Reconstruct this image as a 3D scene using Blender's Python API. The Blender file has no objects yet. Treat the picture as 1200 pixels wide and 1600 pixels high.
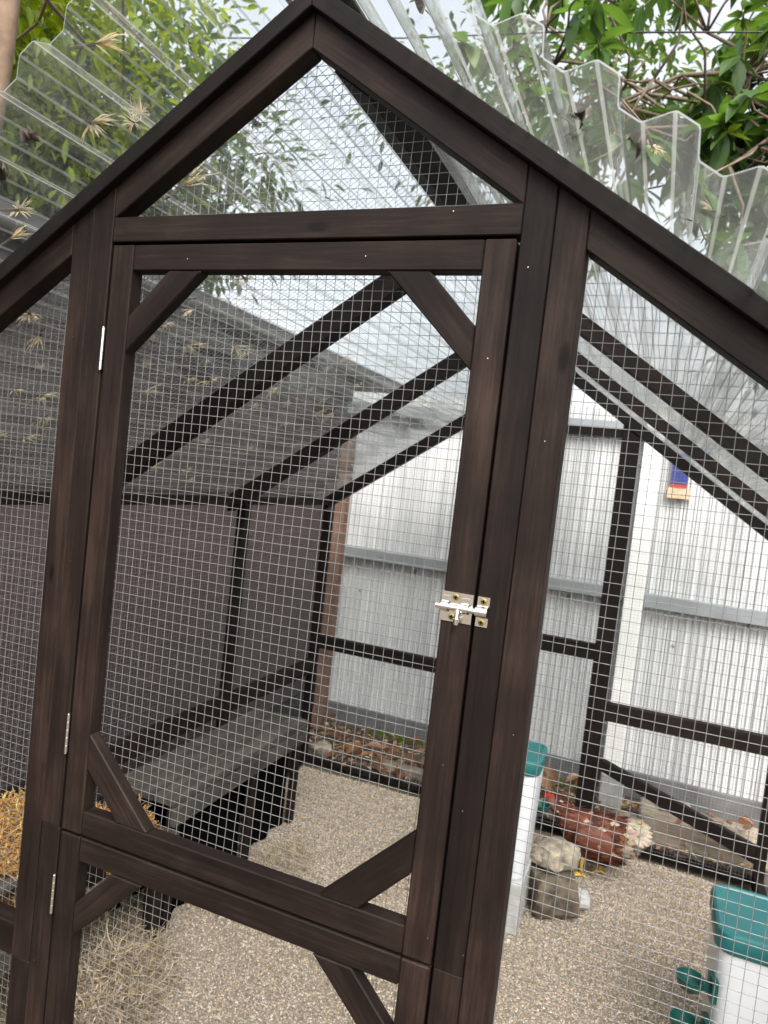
import bpy, bmesh, math, random
import numpy as np
from mathutils import Vector, Matrix, noise as mnoise

# ------------------------------------------------------------------ camera, sky, sun, exposure
sc = bpy.context.scene
COL = sc.collection
cam_d = bpy.data.cameras.new('camera')
cam = bpy.data.objects.new('camera', cam_d); COL.objects.link(cam); sc.camera = cam
cr = Vector((0.92451836, 0.36455598, 0.11119683)); cu = Vector((-0.12271453, 0.00850207, 0.99240559))
cf = Vector((-0.36084199, 0.93114266, -0.05259663)); cp = Vector((0.45213, -0.75999, 1.36333))
cam.matrix_world = Matrix(((cr.x, cu.x, -cf.x, cp.x), (cr.y, cu.y, -cf.y, cp.y), (cr.z, cu.z, -cf.z, cp.z), (0, 0, 0, 1)))
cam_d.sensor_fit = 'VERTICAL'; cam_d.sensor_height = 36; cam_d.sensor_width = 27; cam_d.lens = 24.925
cam_d.clip_start = 0.02; cam_d.clip_end = 400
cam_d.dof.use_dof = True; cam_d.dof.focus_distance = 0.98; cam_d.dof.aperture_fstop = 9.0

SUN_EL, SUN_AZ = math.radians(50), math.radians(152)          # azimuth from +Y towards +X
w = bpy.data.worlds.new('World'); sc.world = w; w.use_nodes = True
nt = w.node_tree; bg = nt.nodes['Background']
sky = nt.nodes.new('ShaderNodeTexSky'); sky.sky_type = 'NISHITA'; sky.sun_disc = False
sky.sun_elevation = SUN_EL; sky.sun_rotation = SUN_AZ
sky.air_density = 1.0; sky.dust_density = 6.0; sky.ozone_density = 1.0
hs = nt.nodes.new('ShaderNodeHueSaturation'); hs.inputs['Saturation'].default_value = 0.25
nt.links.new(sky.outputs[0], hs.inputs['Color']); nt.links.new(hs.outputs[0], bg.inputs[0])
bg.inputs[1].default_value = 0.15
sun_d = bpy.data.lights.new('sun', 'SUN'); sun_d.energy = .75; sun_d.angle = math.radians(24); sun_d.color = (1, .95, .87)
sun = bpy.data.objects.new('sun', sun_d); COL.objects.link(sun)
sd = Vector((math.sin(SUN_AZ) * math.cos(SUN_EL), math.cos(SUN_AZ) * math.cos(SUN_EL), math.sin(SUN_EL)))
sun.rotation_euler = sd.to_track_quat('Z', 'Y').to_euler(); sun.location = sd * 20
sc.view_settings.view_transform = 'Standard'; sc.view_settings.look = 'None'
sc.view_settings.gamma = 1; sc.view_settings.use_curve_mapping = False
sc.view_settings.exposure = 1.66
sc.cycles.use_denoising = True
sc.cycles.max_bounces = 10; sc.cycles.transparent_max_bounces = 40
sc.cycles.caustics_reflective = False; sc.cycles.caustics_refractive = False
sc.cycles.sample_clamp_indirect = 6

R = random.Random(7)
RN = np.random.default_rng(5)

# ------------------------------------------------------------------ helpers
WORLD = {}
def wloc(o): return WORLD.get(o.name, Vector((0, 0, 0)))
def link(o, parent=None, loc=(0, 0, 0)):
    COL.objects.link(o); loc = Vector(loc); WORLD[o.name] = loc
    if parent is not None:
        o.parent = parent; o.location = loc - wloc(parent)
    else: o.location = loc
    return o
def tag(o, label=None, cat=None, group=None, kind=None):
    if label: o['label'] = label
    if cat: o['category'] = cat
    if group: o['group'] = group
    if kind: o['kind'] = kind
    return o
def thing(name, label, cat, loc=(0, 0, 0), group=None):
    o = bpy.data.objects.new(name, None); o.empty_display_size = .05
    link(o, None, loc); return tag(o, label, cat, group)
def mesh_from(name, verts, faces, mats, smooth=False):
    me = bpy.data.meshes.new(name); me.from_pydata([tuple(v) for v in verts], [], faces)
    for m in (mats if isinstance(mats, (list, tuple)) else [mats]): me.materials.append(m)
    if smooth: me.polygons.foreach_set('use_smooth', [True] * len(me.polygons))
    me.update(); return me
def np_mesh(name, V, Fq, mat, smooth=True, cols=None):
    V = np.asarray(V, np.float32); Fq = np.asarray(Fq, np.int32); n = Fq.shape[1]
    me = bpy.data.meshes.new(name)
    me.vertices.add(len(V)); me.vertices.foreach_set('co', V.ravel())
    me.loops.add(Fq.size); me.loops.foreach_set('vertex_index', Fq.ravel())
    me.polygons.add(len(Fq)); me.polygons.foreach_set('loop_start', np.arange(0, Fq.size, n, dtype=np.int32))
    me.polygons.foreach_set('use_smooth', np.full(len(Fq), smooth))
    if cols is not None:
        a = me.color_attributes.new('col', 'FLOAT_COLOR', 'POINT'); a.data.foreach_set('color', np.asarray(cols, np.float32).ravel())
    me.materials.append(mat); me.update(calc_edges=True); me.validate(); return me
def solid(name, verts, faces, mat, parent=None, rot=None, bevel=0.0012, smooth=False, origin=None):
    """verts in world space; rot = 3x3 whose columns are the local axes (x along the grain)"""
    vs = [Vector(v) for v in verts]
    o0 = Vector(origin) if origin else sum(vs, Vector()) / len(vs)
    rt = rot if rot else Matrix.Identity(3)
    inv = rt.transposed()
    bm = bmesh.new()
    bv = [bm.verts.new(inv @ (v - o0)) for v in vs]
    for f in faces: bm.faces.new([bv[i] for i in f])
    bmesh.ops.recalc_face_normals(bm, faces=bm.faces)
    if bevel: bmesh.ops.bevel(bm, geom=bm.edges[:], offset=bevel, segments=1, affect='EDGES', profile=.5)
    me = bpy.data.meshes.new(name); bm.to_mesh(me); bm.free()
    for m in (mat if isinstance(mat, (list, tuple)) else [mat]): me.materials.append(m)
    if smooth: me.polygons.foreach_set('use_smooth', [True] * len(me.polygons))
    ob = bpy.data.objects.new(name, me); link(ob, parent, o0)
    ob.rotation_euler = rt.to_euler(); return ob
BF = [(0, 1, 3, 2), (4, 6, 7, 5), (0, 4, 5, 1), (2, 3, 7, 6), (0, 2, 6, 4), (1, 5, 7, 3)]
AX = {'x': Matrix.Identity(3), 'y': Matrix(((0, -1, 0), (1, 0, 0), (0, 0, 1))), 'z': Matrix(((0, 0, -1), (0, 1, 0), (1, 0, 0)))}
def box(name, x0, x1, y0, y1, z0, z1, mat, parent=None, axis=None, bevel=.0012):
    if axis is None:
        d = {'x': x1 - x0, 'y': y1 - y0, 'z': z1 - z0}; axis = max(d, key=d.get)
    return solid(name, [(x, y, z) for x in (x0, x1) for y in (y0, y1) for z in (z0, z1)], BF, mat, parent, AX[axis], bevel)
def rotY(a): return Matrix.Rotation(-a, 3, 'Y')
def prism(name, poly, y0, y1, mat, parent=None, ang=0., bevel=.0012):
    """polygon in xz, extruded along y; ang = grain direction in the xz plane"""
    n = len(poly)
    vs = [(p[0], y0, p[1]) for p in poly] + [(p[0], y1, p[1]) for p in poly]
    fs = [tuple(range(n)), tuple(range(2 * n - 1, n - 1, -1))] + [(i, (i + 1) % n, n + (i + 1) % n, n + i) for i in range(n)]
    return solid(name, vs, fs, mat, parent, rotY(ang), bevel)
def tube_geo(P, rad, n=8, cap=True):
    P = [Vector(p) for p in P]; V = []; Fc = []
    rad = rad if isinstance(rad, (list, tuple)) else [rad] * len(P)
    up = None
    for i, p in enumerate(P):
        t = (P[min(i + 1, len(P) - 1)] - P[max(i - 1, 0)]).normalized()
        if up is None: up = t.orthogonal().normalized()
        up = (up - t * up.dot(t)).normalized(); b = t.cross(up)
        for k in range(n):
            a = 2 * math.pi * k / n
            V.append(p + (up * math.cos(a) + b * math.sin(a)) * rad[i])
    for i in range(len(P) - 1):
        for k in range(n):
            Fc.append((i * n + k, i * n + (k + 1) % n, (i + 1) * n + (k + 1) % n, (i + 1) * n + k))
    if cap: Fc += [tuple(range(n - 1, -1, -1)), tuple(range((len(P) - 1) * n, len(P) * n))]
    return V, Fc
class MB:
    def __init__(s): s.v = []; s.f = []; s.mi = []
    def add(s, V, Fc, m=0):
        b = len(s.v); s.v += [Vector(v) for v in V]; s.f += [tuple(i + b for i in f) for f in Fc]; s.mi += [m] * len(Fc); return s
    def box(s, x0, x1, y0, y1, z0, z1, m=0): return s.add([(x, y, z) for x in (x0, x1) for y in (y0, y1) for z in (z0, z1)], BF, m)
    def tube(s, P, r, n=8, m=0): return s.add(*tube_geo(P, r, n), m)
    def build(s, name, mats, parent=None, origin=None, smooth=False, auto=None):
        o0 = Vector(origin) if origin is not None else sum(s.v, Vector()) / len(s.v)
        me = mesh_from(name, [v - o0 for v in s.v], s.f, mats, smooth)
        me.polygons.foreach_set('material_index', s.mi)
        bm = bmesh.new(); bm.from_mesh(me); bmesh.ops.recalc_face_normals(bm, faces=bm.faces); bm.to_mesh(me); bm.free()
        ob = bpy.data.objects.new(name, me); link(ob, parent, o0)
        if auto is not None: me.set_sharp_from_angle(angle=math.radians(auto))
        return ob

# ------------------------------------------------------------------ materials
def newmat(name):
    m = bpy.data.materials.new(name); m.use_nodes = True
    n = m.node_tree.nodes; l = m.node_tree.links
    return m, n, l, n['Principled BSDF']
def ramp(n, stops):
    r = n.new('ShaderNodeValToRGB'); e = r.color_ramp.elements
    while len(e) < len(stops): e.new(.5)
    for i, (p, c) in enumerate(stops): e[i].position = p; e[i].color = (*c, 1)
    return r
def noise_n(n, l, scale, detail=4, vec=None, rough=.55):
    t = n.new('ShaderNodeTexNoise'); t.inputs['Scale'].default_value = scale; t.inputs['Detail'].default_value = detail
    t.inputs['Roughness'].default_value = rough
    if vec is not None: l.new(vec, t.inputs['Vector'])
    return t
def bump_n(n, l, h, strength, dist, bs):
    b = n.new('ShaderNodeBump'); b.inputs['Strength'].default_value = strength; b.inputs['Distance'].default_value = dist
    l.new(h, b.inputs['Height']); l.new(b.outputs[0], bs.inputs['Normal']); return b
def wood_mat(name, c_dark, c_mid, c_light, rough=.5, spec=.35):
    m, n, l, bs = newmat(name)
    tc = n.new('ShaderNodeTexCoord'); oi = n.new('ShaderNodeObjectInfo')
    add = n.new('ShaderNodeVectorMath'); add.operation = 'ADD'
    mul = n.new('ShaderNodeVectorMath'); mul.operation = 'SCALE'; mul.inputs['Scale'].default_value = 7.3
    cmb = n.new('ShaderNodeCombineXYZ')
    for k in range(3): l.new(oi.outputs['Random'], cmb.inputs[k])
    l.new(cmb.outputs[0], mul.inputs[0]); l.new(tc.outputs['Object'], add.inputs[0]); l.new(mul.outputs[0], add.inputs[1])
    mp = n.new('ShaderNodeMapping'); mp.inputs['Scale'].default_value = (.045, 1, 1); l.new(add.outputs[0], mp.inputs[0])
    g1 = noise_n(n, l, 230, 6, mp.outputs[0], .7)                      # fine grain
    mp2 = n.new('ShaderNodeMapping'); mp2.inputs['Scale'].default_value = (.10, 1, 1); l.new(add.outputs[0], mp2.inputs[0])
    g2 = noise_n(n, l, 32, 3, mp2.outputs[0])                          # broad bands
    g3 = noise_n(n, l, 9, 4, add.outputs[0])                           # blotches of stain
    # knots
    mp3 = n.new('ShaderNodeMapping'); mp3.inputs['Scale'].default_value = (.38, 1, 1); l.new(add.outputs[0], mp3.inputs[0])
    vo = n.new('ShaderNodeTexVoronoi'); vo.inputs['Scale'].default_value = 13; l.new(mp3.outputs[0], vo.inputs['Vector'])
    kn = ramp(n, [(.0, (1, 1, 1)), (.05, (.9, .9, .9)), (.095, (0, 0, 0))]); l.new(vo.outputs['Distance'], kn.inputs[0])
    mx = n.new('ShaderNodeMix'); mx.inputs['Factor'].default_value = .5
    l.new(g1.outputs[0], mx.inputs['A']); l.new(g2.outputs[0], mx.inputs['B'])
    mx2 = n.new('ShaderNodeMix'); mx2.inputs['Factor'].default_value = .3
    l.new(mx.outputs[0], mx2.inputs['A']); l.new(g3.outputs[0], mx2.inputs['B'])
    rp = ramp(n, [(.36, c_dark), (.5, c_mid), (.66, c_light)]); l.new(mx2.outputs[0], rp.inputs[0])
    kmx = n.new('ShaderNodeMix'); kmx.data_type = 'RGBA'
    l.new(kn.outputs[0], kmx.inputs['Factor']); l.new(rp.outputs[0], kmx.inputs['A'])
    kmx.inputs['B'].default_value = (c_dark[0] * .55, c_dark[1] * .5, c_dark[2] * .5, 1)
    hv = n.new('ShaderNodeHueSaturation'); l.new(kmx.outputs['Result'], hv.inputs['Color'])
    mr = n.new('ShaderNodeMapRange'); mr.inputs['To Min'].default_value = .68; mr.inputs['To Max'].default_value = 1.3
    l.new(oi.outputs['Random'], mr.inputs[0]); l.new(mr.outputs[0], hv.inputs['Value'])
    l.new(hv.outputs[0], bs.inputs['Base Color'])
    bs.inputs['Roughness'].default_value = rough; bs.inputs['Specular IOR Level'].default_value = spec
    bump_n(n, l, g1.outputs[0], .35, .0012, bs); return m
M = {}
M['wood'] = wood_mat('dark_stained_timber', (.0036, .0021, .0017), (.0100, .0060, .0047), (.027, .0168, .0130), .6, .14)
M['wood_inner'] = wood_mat('interior_timber', (.004, .0027, .0022), (.0085, .0054, .0043), (.018, .0118, .0094), .65, .15)
M['bench'] = wood_mat('weathered_plank', (.022, .019, .0165), (.048, .042, .037), (.10, .09, .078), .8, .2)
M['log'] = wood_mat('old_sleeper', (.10, .08, .06), (.20, .165, .125), (.36, .31, .25), .9, .15)
M['brownpost'] = wood_mat('red_brown_post', (.06, .035, .025), (.12, .07, .05), (.18, .11, .08), .7, .2)
def plain(name, col, rough=.5, metal=0, spec=.5, var=.0, scale=20, bump=0):
    m, n, l, bs = newmat(name)
    bs.inputs['Base Color'].default_value = (*col, 1); bs.inputs['Roughness'].default_value = rough
    bs.inputs['Metallic'].default_value = metal; bs.inputs['Specular IOR Level'].default_value = spec
    if var:
        tc = n.new('ShaderNodeTexCoord'); t = noise_n(n, l, scale, 5, tc.outputs['Object'])
        r = ramp(n, [(.3, tuple(c * (1 - var) for c in col)), (.7, tuple(min(1, c * (1 + var)) for c in col))])
        l.new(t.outputs[0], r.inputs[0]); l.new(r.outputs[0], bs.inputs['Base Color'])
        if bump: bump_n(n, l, t.outputs[0], bump, .004, bs)
    return m
M['wire'] = plain('galvanised_wire', (.20, .20, .196), .5, .5)
M['steel'] = plain('nickel_steel', (.78, .76, .72), .22, 1.0)
M['brass'] = plain('brass_screw', (.45, .33, .13), .35, 1.0)
M['black'] = plain('black_cloth', (.006, .006, .007), .9, var=.4, scale=30)
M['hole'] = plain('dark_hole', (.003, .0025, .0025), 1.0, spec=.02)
M['teal'] = plain('teal_plastic', (.012, .11, .115), .38, var=.12, scale=8)
M['teal_d'] = plain('teal_cup_plastic', (.005, .052, .044), .35)
M['greyrail'] = plain('grey_steel_rail', (.22, .24, .25), .55, .2, var=.15, scale=6)
M['kick'] = plain('grey_kickboard', (.10, .10, .10), .8, var=.3, scale=9, bump=.3)
M['whitepost'] = plain('white_painted_post', (.70, .70, .68), .6, var=.08, scale=7)
M['soil'] = plain('dark_soil', (.055, .042, .032), .95, var=.55, scale=25, bump=1)
M['stone'] = plain('pale_stone', (.23, .195, .145), .9, var=.55, scale=34, bump=1)
M['stone_d'] = plain('brown_stone', (.085, .066, .045), .9, var=.7, scale=26, bump=1)
M['concrete'] = plain('concrete_block', (.33, .33, .32), .9, var=.2, scale=30, bump=.4)
M['moss'] = plain('moss_green', (.25, .30, .04), .9, var=.4, scale=40)
M['comb'] = plain('red_comb', (.45, .03, .02), .5)
M['leg'] = plain('yellow_leg', (.55, .35, .06), .6)
M['eye'] = plain('black_eye', (.01, .008, .005), .2)
M['beak'] = plain('horn_beak', (.45, .3, .13), .5)
M['bark'] = plain('tree_bark', (.17, .115, .075), .9, var=.35, scale=14, bump=.8)
M['twig'] = plain('grey_twig', (.14, .105, .075), .9, var=.3, scale=30)

M['dbrown'] = plain('dead_dark_leaf', (.05, .03, .018), .8, var=.4, scale=60)
M['cable'] = plain('black_cable', (.012, .012, .012), .5)
M['shedroof'] = plain('dark_shed_roof', (.04, .04, .042), .6, var=.2, scale=5)
M['packblue'] = plain('blue_print', (.015, .022, .14), .5, var=.3, scale=50)
M['packred'] = plain('red_print', (.30, .03, .025), .5)
M['packcream'] = plain('cream_print', (.42, .31, .20), .6, var=.25, scale=60)

def leafmat(name, col, trans, var=.35, hsv=(.475, 1.15, 2.2)):
    m, n, l, bs = newmat(name)
    oi = n.new('ShaderNodeObjectInfo'); ge = n.new('ShaderNodeNewGeometry')
    ad = n.new('ShaderNodeMath'); ad.operation = 'ADD'; l.new(oi.outputs['Random'], ad.inputs[0]); l.new(ge.outputs['Random Per Island'], ad.inputs[1])
    fr = n.new('ShaderNodeMath'); fr.operation = 'FRACT'; l.new(ad.outputs[0], fr.inputs[0])
    r = ramp(n, [(0, tuple(c * (1 - var) for c in col)), (.6, col), (.93, tuple(min(1, c * (1 + var)) for c in col)), (1, (col[0] * 1.7, col[1] * 1.2, col[2] * .9))])
    l.new(fr.outputs[0], r.inputs[0]); l.new(r.outputs[0], bs.inputs['Base Color'])
    bs.inputs['Roughness'].default_value = .42
    tr = n.new('ShaderNodeBsdfTranslucent')
    hv = n.new('ShaderNodeHueSaturation'); hv.inputs['Hue'].default_value, hv.inputs['Saturation'].default_value, hv.inputs['Value'].default_value = hsv
    l.new(r.outputs[0], hv.inputs['Color']); l.new(hv.outputs[0], tr.inputs[0])
    mx = n.new('ShaderNodeMixShader'); mx.inputs[0].default_value = trans
    l.new(bs.outputs[0], mx.inputs[1]); l.new(tr.outputs[0], mx.inputs[2]); l.new(mx.outputs[0], n['Material Output'].inputs[0])
    return m
M['leafA'] = leafmat('loquat_leaf', (.055, .115, .026), .38)
M['leafB'] = leafmat('yellow_green_leaf', (.13, .19, .02), .5)
M['leafC'] = leafmat('deep_green_leaf', (.045, .085, .022), .4)
M['tan'] = leafmat('dry_tan_bract', (.60, .49, .29), .45, .3, (.505, .85, 1.35))
M['leafO'] = leafmat('orange_dry_leaf', (.20, .095, .038), .25, .5)

def attr_mat(name, rough=.85, bump=False):
    m, n, l, bs = newmat(name); a = n.new('ShaderNodeAttribute'); a.attribute_name = 'col'
    l.new(a.outputs['Color'], bs.inputs['Base Color']); bs.inputs['Roughness'].default_value = rough
    bs.inputs['Specular IOR Level'].default_value = .3; return m
M['pebble'] = attr_mat('gravel_pebble', .75)
M['straw'] = attr_mat('straw_strand', .7)

def poly_mat(name, tint, film, noise_amt, graze=.27):
    """clear corrugated plastic: see-through, glossy, with a dusty film and water marks"""
    m, n, l, bs = newmat(name); n.remove(bs)
    tc = n.new('ShaderNodeTexCoord')
    tr = n.new('ShaderNodeBsdfTransparent'); tr.inputs[0].default_value = (*tint, 1)
    mp = n.new('ShaderNodeMapping'); mp.inputs['Scale'].default_value = (1, .35, 1); l.new(tc.outputs['Object'], mp.inputs[0])
    n1 = noise_n(n, l, 16, 6, mp.outputs[0], .65); n2 = noise_n(n, l, 90, 3, tc.outputs['Object'])
    r1 = ramp(n, [(.38, (0, 0, 0)), (.62, (.45, .45, .45)), (.75, (1, 1, 1))]); l.new(n1.outputs[0], r1.inputs[0])
    r2 = ramp(n, [(.62, (0, 0, 0)), (.72, (1, 1, 1))]); l.new(n2.outputs[0], r2.inputs[0])
    ma = n.new('ShaderNodeMath'); ma.operation = 'MULTIPLY_ADD'; l.new(r1.outputs[0], ma.inputs[0]); ma.inputs[1].default_value = noise_amt; ma.inputs[2].default_value = film
    mb = n.new('ShaderNodeMath'); mb.operation = 'MULTIPLY_ADD'; l.new(r2.outputs[0], mb.inputs[0]); mb.inputs[1].default_value = noise_amt * .8; l.new(ma.outputs[0], mb.inputs[2])
    lw0 = n.new('ShaderNodeLayerWeight'); p0 = n.new('ShaderNodeMath'); p0.operation = 'POWER'; p0.inputs[1].default_value = 3; l.new(lw0.outputs['Facing'], p0.inputs[0])
    mc = n.new('ShaderNodeMath'); mc.operation = 'MULTIPLY_ADD'; mc.use_clamp = True; l.new(p0.outputs[0], mc.inputs[0]); mc.inputs[1].default_value = graze; l.new(mb.outputs[0], mc.inputs[2]); mb = mc
    df = n.new('ShaderNodeBsdfDiffuse'); df.inputs[0].default_value = (.62, .63, .61, 1)
    tl = n.new('ShaderNodeBsdfTranslucent'); tl.inputs[0].default_value = (.6, .62, .58, 1)
    md = n.new('ShaderNodeMixShader'); md.inputs[0].default_value = .5; l.new(df.outputs[0], md.inputs[1]); l.new(tl.outputs[0], md.inputs[2])
    mx = n.new('ShaderNodeMixShader'); l.new(mb.outputs[0], mx.inputs[0]); l.new(tr.outputs[0], mx.inputs[1]); l.new(md.outputs[0], mx.inputs[2])
    gl = n.new('ShaderNodeBsdfGlossy'); gl.inputs['Roughness'].default_value = .06
    bp = n.new('ShaderNodeBump'); bp.inputs['Strength'].default_value = .25; bp.inputs['Distance'].default_value = .004
    n3 = noise_n(n, l, 22, 2, tc.outputs['Object']); l.new(n3.outputs[0], bp.inputs['Height']); l.new(bp.outputs[0], gl.inputs['Normal'])
    lw = n.new('ShaderNodeLayerWeight'); l.new(bp.outputs[0], lw.inputs['Normal'])
    pw = n.new('ShaderNodeMath'); pw.operation = 'POWER'; pw.inputs[1].default_value = 4; l.new(lw.outputs['Facing'], pw.inputs[0])
    fr = n.new('ShaderNodeMath'); fr.operation = 'MULTIPLY_ADD'; fr.inputs[1].default_value = .85; fr.inputs[2].default_value = .08; l.new(pw.outputs[0], fr.inputs[0])
    m2 = n.new('ShaderNodeMixShader'); l.new(fr.outputs[0], m2.inputs[0]); l.new(mx.outputs[0], m2.inputs[1]); l.new(gl.outputs[0], m2.inputs[2])
    l.new(m2.outputs[0], n['Material Output'].inputs[0]); return m
M['clear'] = poly_mat('clear_corrugated_plastic', (.90, .935, .93), .04, .16)
M['bend'] = poly_mat('plastic_bend_light_lines', (.66, .69, .68), .32, .25)  # pale colour painted on the bends for bright lines of refracted light
M['smoky'] = poly_mat('tinted_corrugated_plastic', (.62, .65, .65), .012, .05, .05)  # darker grey tint than the clear sheets, with less film
def bucket_mat():
    m, n, l, bs = newmat('milky_bucket'); bs.inputs['Base Color'].default_value = (.60, .62, .64, 1); bs.inputs['Roughness'].default_value = .35
    bs.inputs['Subsurface Weight'].default_value = .15; bs.inputs['Subsurface Radius'].default_value = (.02, .02, .02); return m
M['bucket'] = bucket_mat()
def fence_mat():
    m, n, l, bs = newmat('white_fence_sheet'); tc = n.new('ShaderNodeTexCoord')
    mp = n.new('ShaderNodeMapping'); mp.inputs['Scale'].default_value = (1, 1, .06); l.new(tc.outputs['Object'], mp.inputs[0])
    a = noise_n(n, l, 14, 5, mp.outputs[0], .7); b = noise_n(n, l, 2.2, 4, tc.outputs['Object'])
    mx = n.new('ShaderNodeMix'); mx.inputs['Factor'].default_value = .45; l.new(a.outputs[0], mx.inputs['A']); l.new(b.outputs[0], mx.inputs['B'])
    r = ramp(n, [(.3, (.27, .28, .28)), (.5, (.47, .48, .48)), (.68, (.60, .605, .60))]); l.new(mx.outputs[0], r.inputs[0])
    # grey-green specks of lichen and dirt
    v = n.new('ShaderNodeTexVoronoi'); v.inputs['Scale'].default_value = 7; l.new(tc.outputs['Object'], v.inputs['Vector'])
    s = noise_n(n, l, 30, 3, tc.outputs['Object']); ad = n.new('ShaderNodeMath'); ad.operation = 'MULTIPLY_ADD'; ad.inputs[1].default_value = .25; l.new(s.outputs[0], ad.inputs[0]); l.new(v.outputs['Distance'], ad.inputs[2])
    sr = ramp(n, [(.17, (1, 1, 1)), (.21, (0, 0, 0))]); l.new(ad.outputs[0], sr.inputs[0])
    m2 = n.new('ShaderNodeMix'); m2.data_type = 'RGBA'; l.new(sr.outputs[0], m2.inputs['Factor']); l.new(r.outputs[0], m2.inputs['A']); m2.inputs['B'].default_value = (.16, .17, .13, 1)
    l.new(m2.outputs['Result'], bs.inputs['Base Color']); bs.inputs['Roughness'].default_value = .5; return m
M['fence'] = fence_mat()
def wall_mat():
    m, n, l, bs = newmat('brown_cladding'); tc = n.new('ShaderNodeTexCoord'); oi = n.new('ShaderNodeObjectInfo')
    mp = n.new('ShaderNodeMapping'); mp.inputs['Scale'].default_value = (1, .08, 1); l.new(tc.outputs['Object'], mp.inputs[0])
    t = noise_n(n, l, 40, 5, mp.outputs[0]); r = ramp(n, [(.3, (.040, .027, .026)), (.7, (.062, .043, .041))]); l.new(t.outputs[0], r.inputs[0])
    l.new(r.outputs[0], bs.inputs['Base Color']); bs.inputs['Roughness'].default_value = .7; bump_n(n, l, t.outputs[0], .3, .002, bs); return m
M['wall'] = wall_mat()
def ground_mat(name, c1, c2, c3, scale):
    m, n, l, bs = newmat(name); tc = n.new('ShaderNodeTexCoord'); t = noise_n(n, l, scale, 8, tc.outputs['Object'], .7)
    r = ramp(n, [(.3, c1), (.5, c2), (.7, c3)]); l.new(t.outputs[0], r.inputs[0]); l.new(r.outputs[0], bs.inputs['Base Color'])
    bs.inputs['Roughness'].default_value = .95; bump_n(n, l, t.outputs[0], .8, .01, bs); return m
M['ground'] = ground_mat('earth', (.05, .04, .028), (.10, .08, .055), (.16, .13, .09), 6)
M['gravelbed'] = ground_mat('gravel_bed', (.12, .095, .07), (.22, .18, .13), (.32, .265, .20), 120)
def hen_mat():
    m, n, l, bs = newmat('hen_plumage'); tc = n.new('ShaderNodeTexCoord')
    mp = n.new('ShaderNodeMapping'); mp.inputs['Scale'].default_value = (.5, 1, 1.3); l.new(tc.outputs['Object'], mp.inputs[0])
    v = n.new('ShaderNodeTexVoronoi'); v.inputs['Scale'].default_value = 55; l.new(mp.outputs[0], v.inputs['Vector'])
    t = noise_n(n, l, 25, 4, tc.outputs['Object'])
    r = ramp(n, [(.25, (.016, .004, .0025)), (.5, (.052, .012, .006)), (.8, (.11, .030, .014))]); l.new(v.outputs['Distance'], r.inputs[0])
    mu = n.new('ShaderNodeMath'); mu.operation = 'MULTIPLY_ADD'; mu.inputs[1].default_value = .9; l.new(v.outputs['Distance'], mu.inputs[0]); l.new(t.outputs[0], mu.inputs[2]); l.new(mu.outputs[0], r.inputs[0])
    sx = n.new('ShaderNodeSeparateXYZ'); l.new(tc.outputs['Object'], sx.inputs[0])
    # tail fluff is cream
    a = n.new('ShaderNodeMath'); a.operation = 'MULTIPLY_ADD'; a.inputs[1].default_value = .07; l.new(t.outputs[0], a.inputs[0]); l.new(sx.outputs[0], a.inputs[2])
    tr = ramp(n, [(.128, (0, 0, 0)), (.165, (1, 1, 1))]); l.new(a.outputs[0], tr.inputs[0])
    mx = n.new('ShaderNodeMix'); mx.data_type = 'RGBA'; l.new(tr.outputs[0], mx.inputs['Factor']); l.new(r.outputs[0], mx.inputs['A']); mx.inputs['B'].default_value = (.42, .34, .26, 1)
    l.new(mx.outputs['Result'], bs.inputs['Base Color']); bs.inputs['Roughness'].default_value = .65; bump_n(n, l, v.outputs['Distance'], .6, .006, bs); return m
M['hen'] = hen_mat()

# ------------------------------------------------------------------ setting: ground
def sheet(name, x0, x1, y0, y1, z, mat, n=1):
    me = mesh_from(name, [(x0, y0, z), (x1, y0, z), (x1, y1, z), (x0, y1, z)], [(0, 1, 2, 3)], mat)
    o = bpy.data.objects.new(name, me); link(o); return tag(o, kind='structure')
tag(sheet('ground', -60, 60, -60, 60, -.03, M['ground']), 'bare brown earth around the chicken run')
def bumpy(name, x0, x1, y0, y1, z, amp, step, mat, sc_=4):
    nx = int((x1 - x0) / step) + 1; ny = int((y1 - y0) / step) + 1; V = []; Fc = []
    for j in range(ny):
        for i in range(nx):
            x = x0 + (x1 - x0) * i / (nx - 1); y = y0 + (y1 - y0) * j / (ny - 1)
            V.append((x, y, z + amp * mnoise.noise(Vector((x * sc_, y * sc_, z)))))
    for j in range(ny - 1):
        for i in range(nx - 1):
            a = j * nx + i; Fc.append((a, a + 1, a + nx + 1, a + nx))
    me = mesh_from(name, V, Fc, mat, True); o = bpy.data.objects.new(name, me); link(o); return tag(o, kind='structure')
tag(bumpy('gravel_bed', -.925, .925, .03, 2.12, -.004, .012, .05, M['gravelbed']), 'beige gravel bed inside the run')
tag(bumpy('soil', -3.0, 3.5, 2.185, 2.60, .022, .03, .04, M['soil'], 9), 'dark soil strip between run and fence')
def gz(x, y): return -.004 + .012 * mnoise.noise(Vector((x * 4, y * 4, -.004)))

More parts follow.
